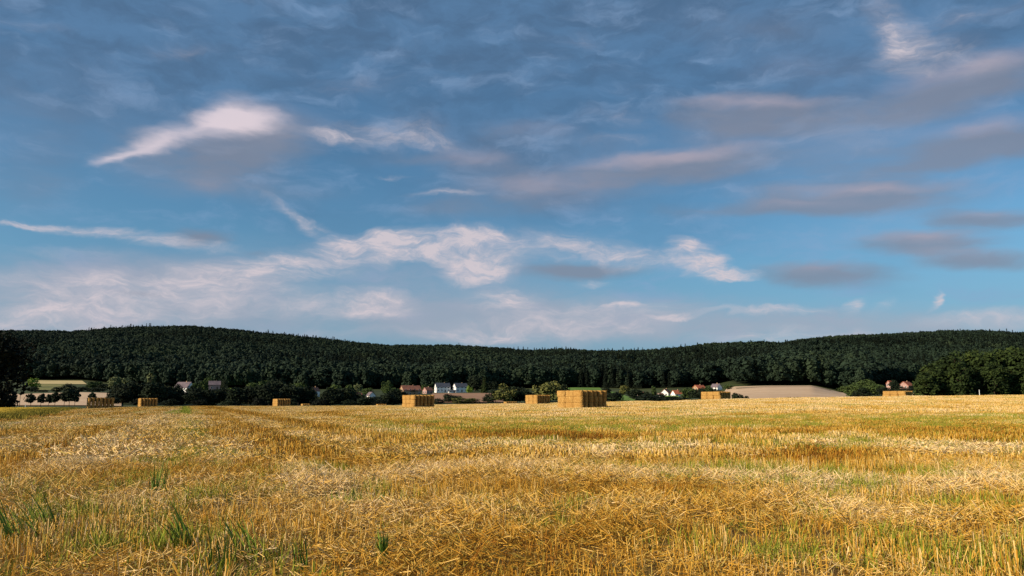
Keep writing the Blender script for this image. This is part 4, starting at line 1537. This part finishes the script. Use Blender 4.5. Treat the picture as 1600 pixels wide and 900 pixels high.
# ------------------------------------------------------------------ houses
def house(px, base_py, depth, L, W, wall_h, roof_h, yaw, wall_m, roof_m, label, windows=3, chimney=True, name='house', group=None):
    """long side L faces the viewer's side, gable at each end; yaw turns it about its centre"""
    x, y = S(px) * depth, depth
    z0 = Z(x, y) if base_py is None else CAM_H + T(base_py) * depth
    e = link(name, None, loc=(x, y, z0))
    e.rotation_euler = (0, 0, yaw)
    tag(e, label, 'house', group)
    hl, hw = L / 2, W / 2
    b = MB().poly([(-hl, -hw, -3), (hl, -hw, -3), (hl, hw, -3), (-hl, hw, -3), (-hl, -hw, wall_h), (hl, -hw, wall_h), (hl, hw, wall_h), (-hl, hw, wall_h), (-hl, 0, wall_h + roof_h - 0.06), (hl, 0, wall_h + roof_h - 0.06)],
                  [(0, 1, 5, 4), (2, 3, 7, 6), (3, 0, 4, 8, 7), (1, 2, 6, 9, 5), (0, 3, 2, 1)])
    b.build('wall', M[wall_m], e)
    o = 0.35
    sl = roof_h / hw
    rf = MB()
    for sgn in (-1, 1):
        y1 = sgn * (hw + o)
        z1 = wall_h - sl * o
        t = 0.22
        p = [(-hl - o, y1, z1), (hl + o, y1, z1), (hl + o, 0, wall_h + roof_h), (-hl - o, 0, wall_h + roof_h)]
        p2 = [(a, c, d + t) for a, c, d in p]
        rf.poly(p + p2, [(0, 1, 2, 3), (7, 6, 5, 4), (0, 4, 5, 1), (1, 5, 6, 2), (2, 6, 7, 3), (3, 7, 4, 0)])
    r = rf.build('roof', M[roof_m], e)
    if chimney:
        MB().box(-0.35 + hl * 0.3, 0.35 + hl * 0.3, -0.3, 0.3, wall_h + roof_h * 0.6, wall_h + roof_h + 0.9).build('chimney', M['brick'], r)
    ww, wh = 1.0, 1.3

    def window(cx_, cy_, cz_, face):
        fr, pn = MB(), MB()
        if face == 'front':
            fr.box(cx_ - ww / 2 - 0.1, cx_ + ww / 2 + 0.1, cy_ - 0.05, cy_ + 0.02, cz_ - 0.1, cz_ + wh + 0.1)
            pn.box(cx_ - ww / 2, cx_ + ww / 2, cy_ - 0.09, cy_ - 0.04, cz_, cz_ + wh)
        else:
            fr.box(cx_ - 0.05, cx_ + 0.02, cy_ - ww / 2 - 0.1, cy_ + ww / 2 + 0.1, cz_ - 0.1, cz_ + wh + 0.1)
            pn.box(cx_ - 0.09, cx_ - 0.04, cy_ - ww / 2, cy_ + ww / 2, cz_, cz_ + wh)
        f = fr.build('window', M['post'], e)
        pn.build('pane', M['glass'], f)
    lv = [1.0] if wall_h < 4 else [1.0, 3.6]
    for z_ in lv:
        for k in range(windows):
            cx_ = -hl + L * (k + 0.5) / windows
            if z_ == 1.0 and k == windows // 2:
                MB().box(cx_ - 0.5, cx_ + 0.5, -hw - 0.06, -hw + 0.02, 0, 2.1).build('door', M['door'], e)
                continue
            window(cx_, -hw, z_, 'front')
        window(-hl, -hw * 0.45, z_, 'side')
        window(-hl, hw * 0.45, z_, 'side')
    return e


house(691, 613, 700, 12.5, 7.5, 4.6, 3.4, R(20), 'white', 'slate', 'white house with dark slate roof and four upper windows, left of the white pair', windows=4, name='white_house')
house(719, 613, 700, 11.0, 8.5, 4.6, 3.2, R(24), 'white', 'slate', 'white house with dark slate roof, right of the white pair', windows=3, name='white_house')
house(706, 614.5, 690, 6, 4, 1.8, 0.9, R(15), 'white', 'slate', 'low white annex between the two white slate-roofed houses', windows=2, chimney=False, name='annex')
house(641, 618, 640, 15, 9, 4.2, 3.6, R(28), 'brick', 'brown_roof', 'long farmhouse with brown tiled roof above the second biggest stack', windows=4, name='farmhouse')
house(668, 616, 660, 6, 6, 3.2, 2.4, R(40), 'pink', 'brown_roof', 'small pinkish house between the brown farmhouse and the white houses', windows=2)
house(287, 611, 620, 12, 9, 2.6, 4.2, R(-18), 'white', 'purple_roof', 'white house with a big weathered purple roof above the treeline', windows=3)
house(334, 609, 600, 8, 7, 3.6, 2.8, R(20), 'pink', 'purple_roof', 'pinkish house right of the big purple roof', windows=2)
house(491, 618, 560, 5, 5, 3.2, 2.4, R(55), 'white', 'brown_roof', 'tiny white gabled house just right of the tall treeline trees', windows=1)
house(559, 623, 560, 5, 4.5, 2.4, 1.6, R(20), 'pink', 'brown_roof', 'small pale pink house left of the bright white gable', windows=2, chimney=False)
house(579, 623, 560, 7, 4.6, 2.3, 2.2, R(-60), 'white', 'purple_roof', 'small house with a bright white gable in the village trees', windows=2, chimney=False)
house(1000, 621, 600, 6, 5, 2.2, 1.8, R(20), 'brick', 'brown_roof', 'small brown house half hidden in bushes right of the meadow', windows=2, chimney=False)
house(1041, 620, 600, 6.8, 6.0, 2.8, 2.8, R(58), 'white', 'brown_roof', 'white gabled cottage with brown-red roof, left of the cottage pair', windows=2, name='cottage')
house(1058, 622, 590, 7.0, 5.6, 3.0, 2.6, R(24), 'white', 'red_roof', 'white cottage with bright red roof, right of the cottage pair', windows=2, name='cottage')
house(1032, 620.5, 560, 4, 3, 1.6, 1.0, R(30), 'white', 'brown_roof', 'tiny white shed left of the cottage pair', windows=1, chimney=False, name='shed')
house(1093, 611, 680, 9, 7, 2.3, 2.6, R(30), 'brick', 'red_roof', 'house with faded orange roof among trees, left of the white gable', windows=2)
house(1120, 609.5, 660, 7, 6, 2.4, 2.6, R(-52), 'white', 'purple_roof', 'house with white gable edge at the foot of the beige hill', windows=2)
house(1418, 608, 660, 10, 8, 2.8, 3.2, R(38), 'pink', 'red_roof', 'pinkish farm building with a large bright red roof beside the copse', windows=3, name='farm_building')
house(1392, 605, 660, 3.6, 4, 3.0, 2.2, R(25), 'pink', 'red_roof', 'small red-roofed building left of the large farm building', windows=1, chimney=False, name='outbuilding')


# ------------------------------------------------------------------ posts and poles
def pole(px, top, base, depth, r, m, name, label, cat):
    x = S(px) * depth
    z0 = CAM_H + T(base) * depth
    z1 = CAM_H + T(top) * depth
    b = MB().tube((0, 0, -1), (0, 0, z1 - z0), r, r * 0.8, 8)
    o = link(name, mesh_from(name, b.V, b.F, M[m]), loc=(x, depth, z0))
    tag(o, label, cat)


pole(31, 611, 637, 285, 0.10, 'pole', 'wooden_pole', 'thin dark pole standing right of the huge black tree', 'pole')
pole(24, 620, 637, 285, 0.09, 'pole', 'wooden_pole', 'short dark pole half hidden by the huge black tree', 'pole')
pole(40.5, 632.5, 637, 280, 0.16, 'post', 'marker_post', 'short white marker post by the roadside trees', 'post')
pole(1531.5, 609, 618.5, 340, 0.16, 'post', 'marker_post', 'white post standing before the right-hand copse', 'post')
pole(466, 629, 636, 345, 0.05, 'pole', 'wooden_pole', 'thin short stake left of the low bale pile', 'post')

# the grassy verge beyond the field's left edge
M['verge_grass'] = mat('verge_blades', f_verge, 0.8, 0.1)
vg = [blades(170, 3.0, 0.25, 0.6, 0.045, (0.1, 0), seed=1500 + i, seg=2, m=M['verge_grass'], name='verge_blades') for i in range(4)]
g = np.random.default_rng(5)
n = 15000
dd = np.sqrt(g.random(n) * (245 ** 2 - 30 ** 2) + 30 ** 2)
vx = edge_x(dd) - g.random(n) ** 1.5 * (8 + dd * 0.45)
near_edge = np.clip(1 - (edge_x(dd) - vx - 1.5) / (2 + dd * 0.025), 0, 1)
put_scatter('verge_grass', vg, [(vx, dd, g.uniform(0.6, 1.1, n), g.uniform(0.9, 1.2, n), g.uniform(0, 6.28, n), g.integers(0, 4, n), np.clip(g.random(n) * 0.35 + 0.9 * (1 - near_edge) ** 0.6, 0, 1))], 'yellow-green grassy verge along the left edge of the field')
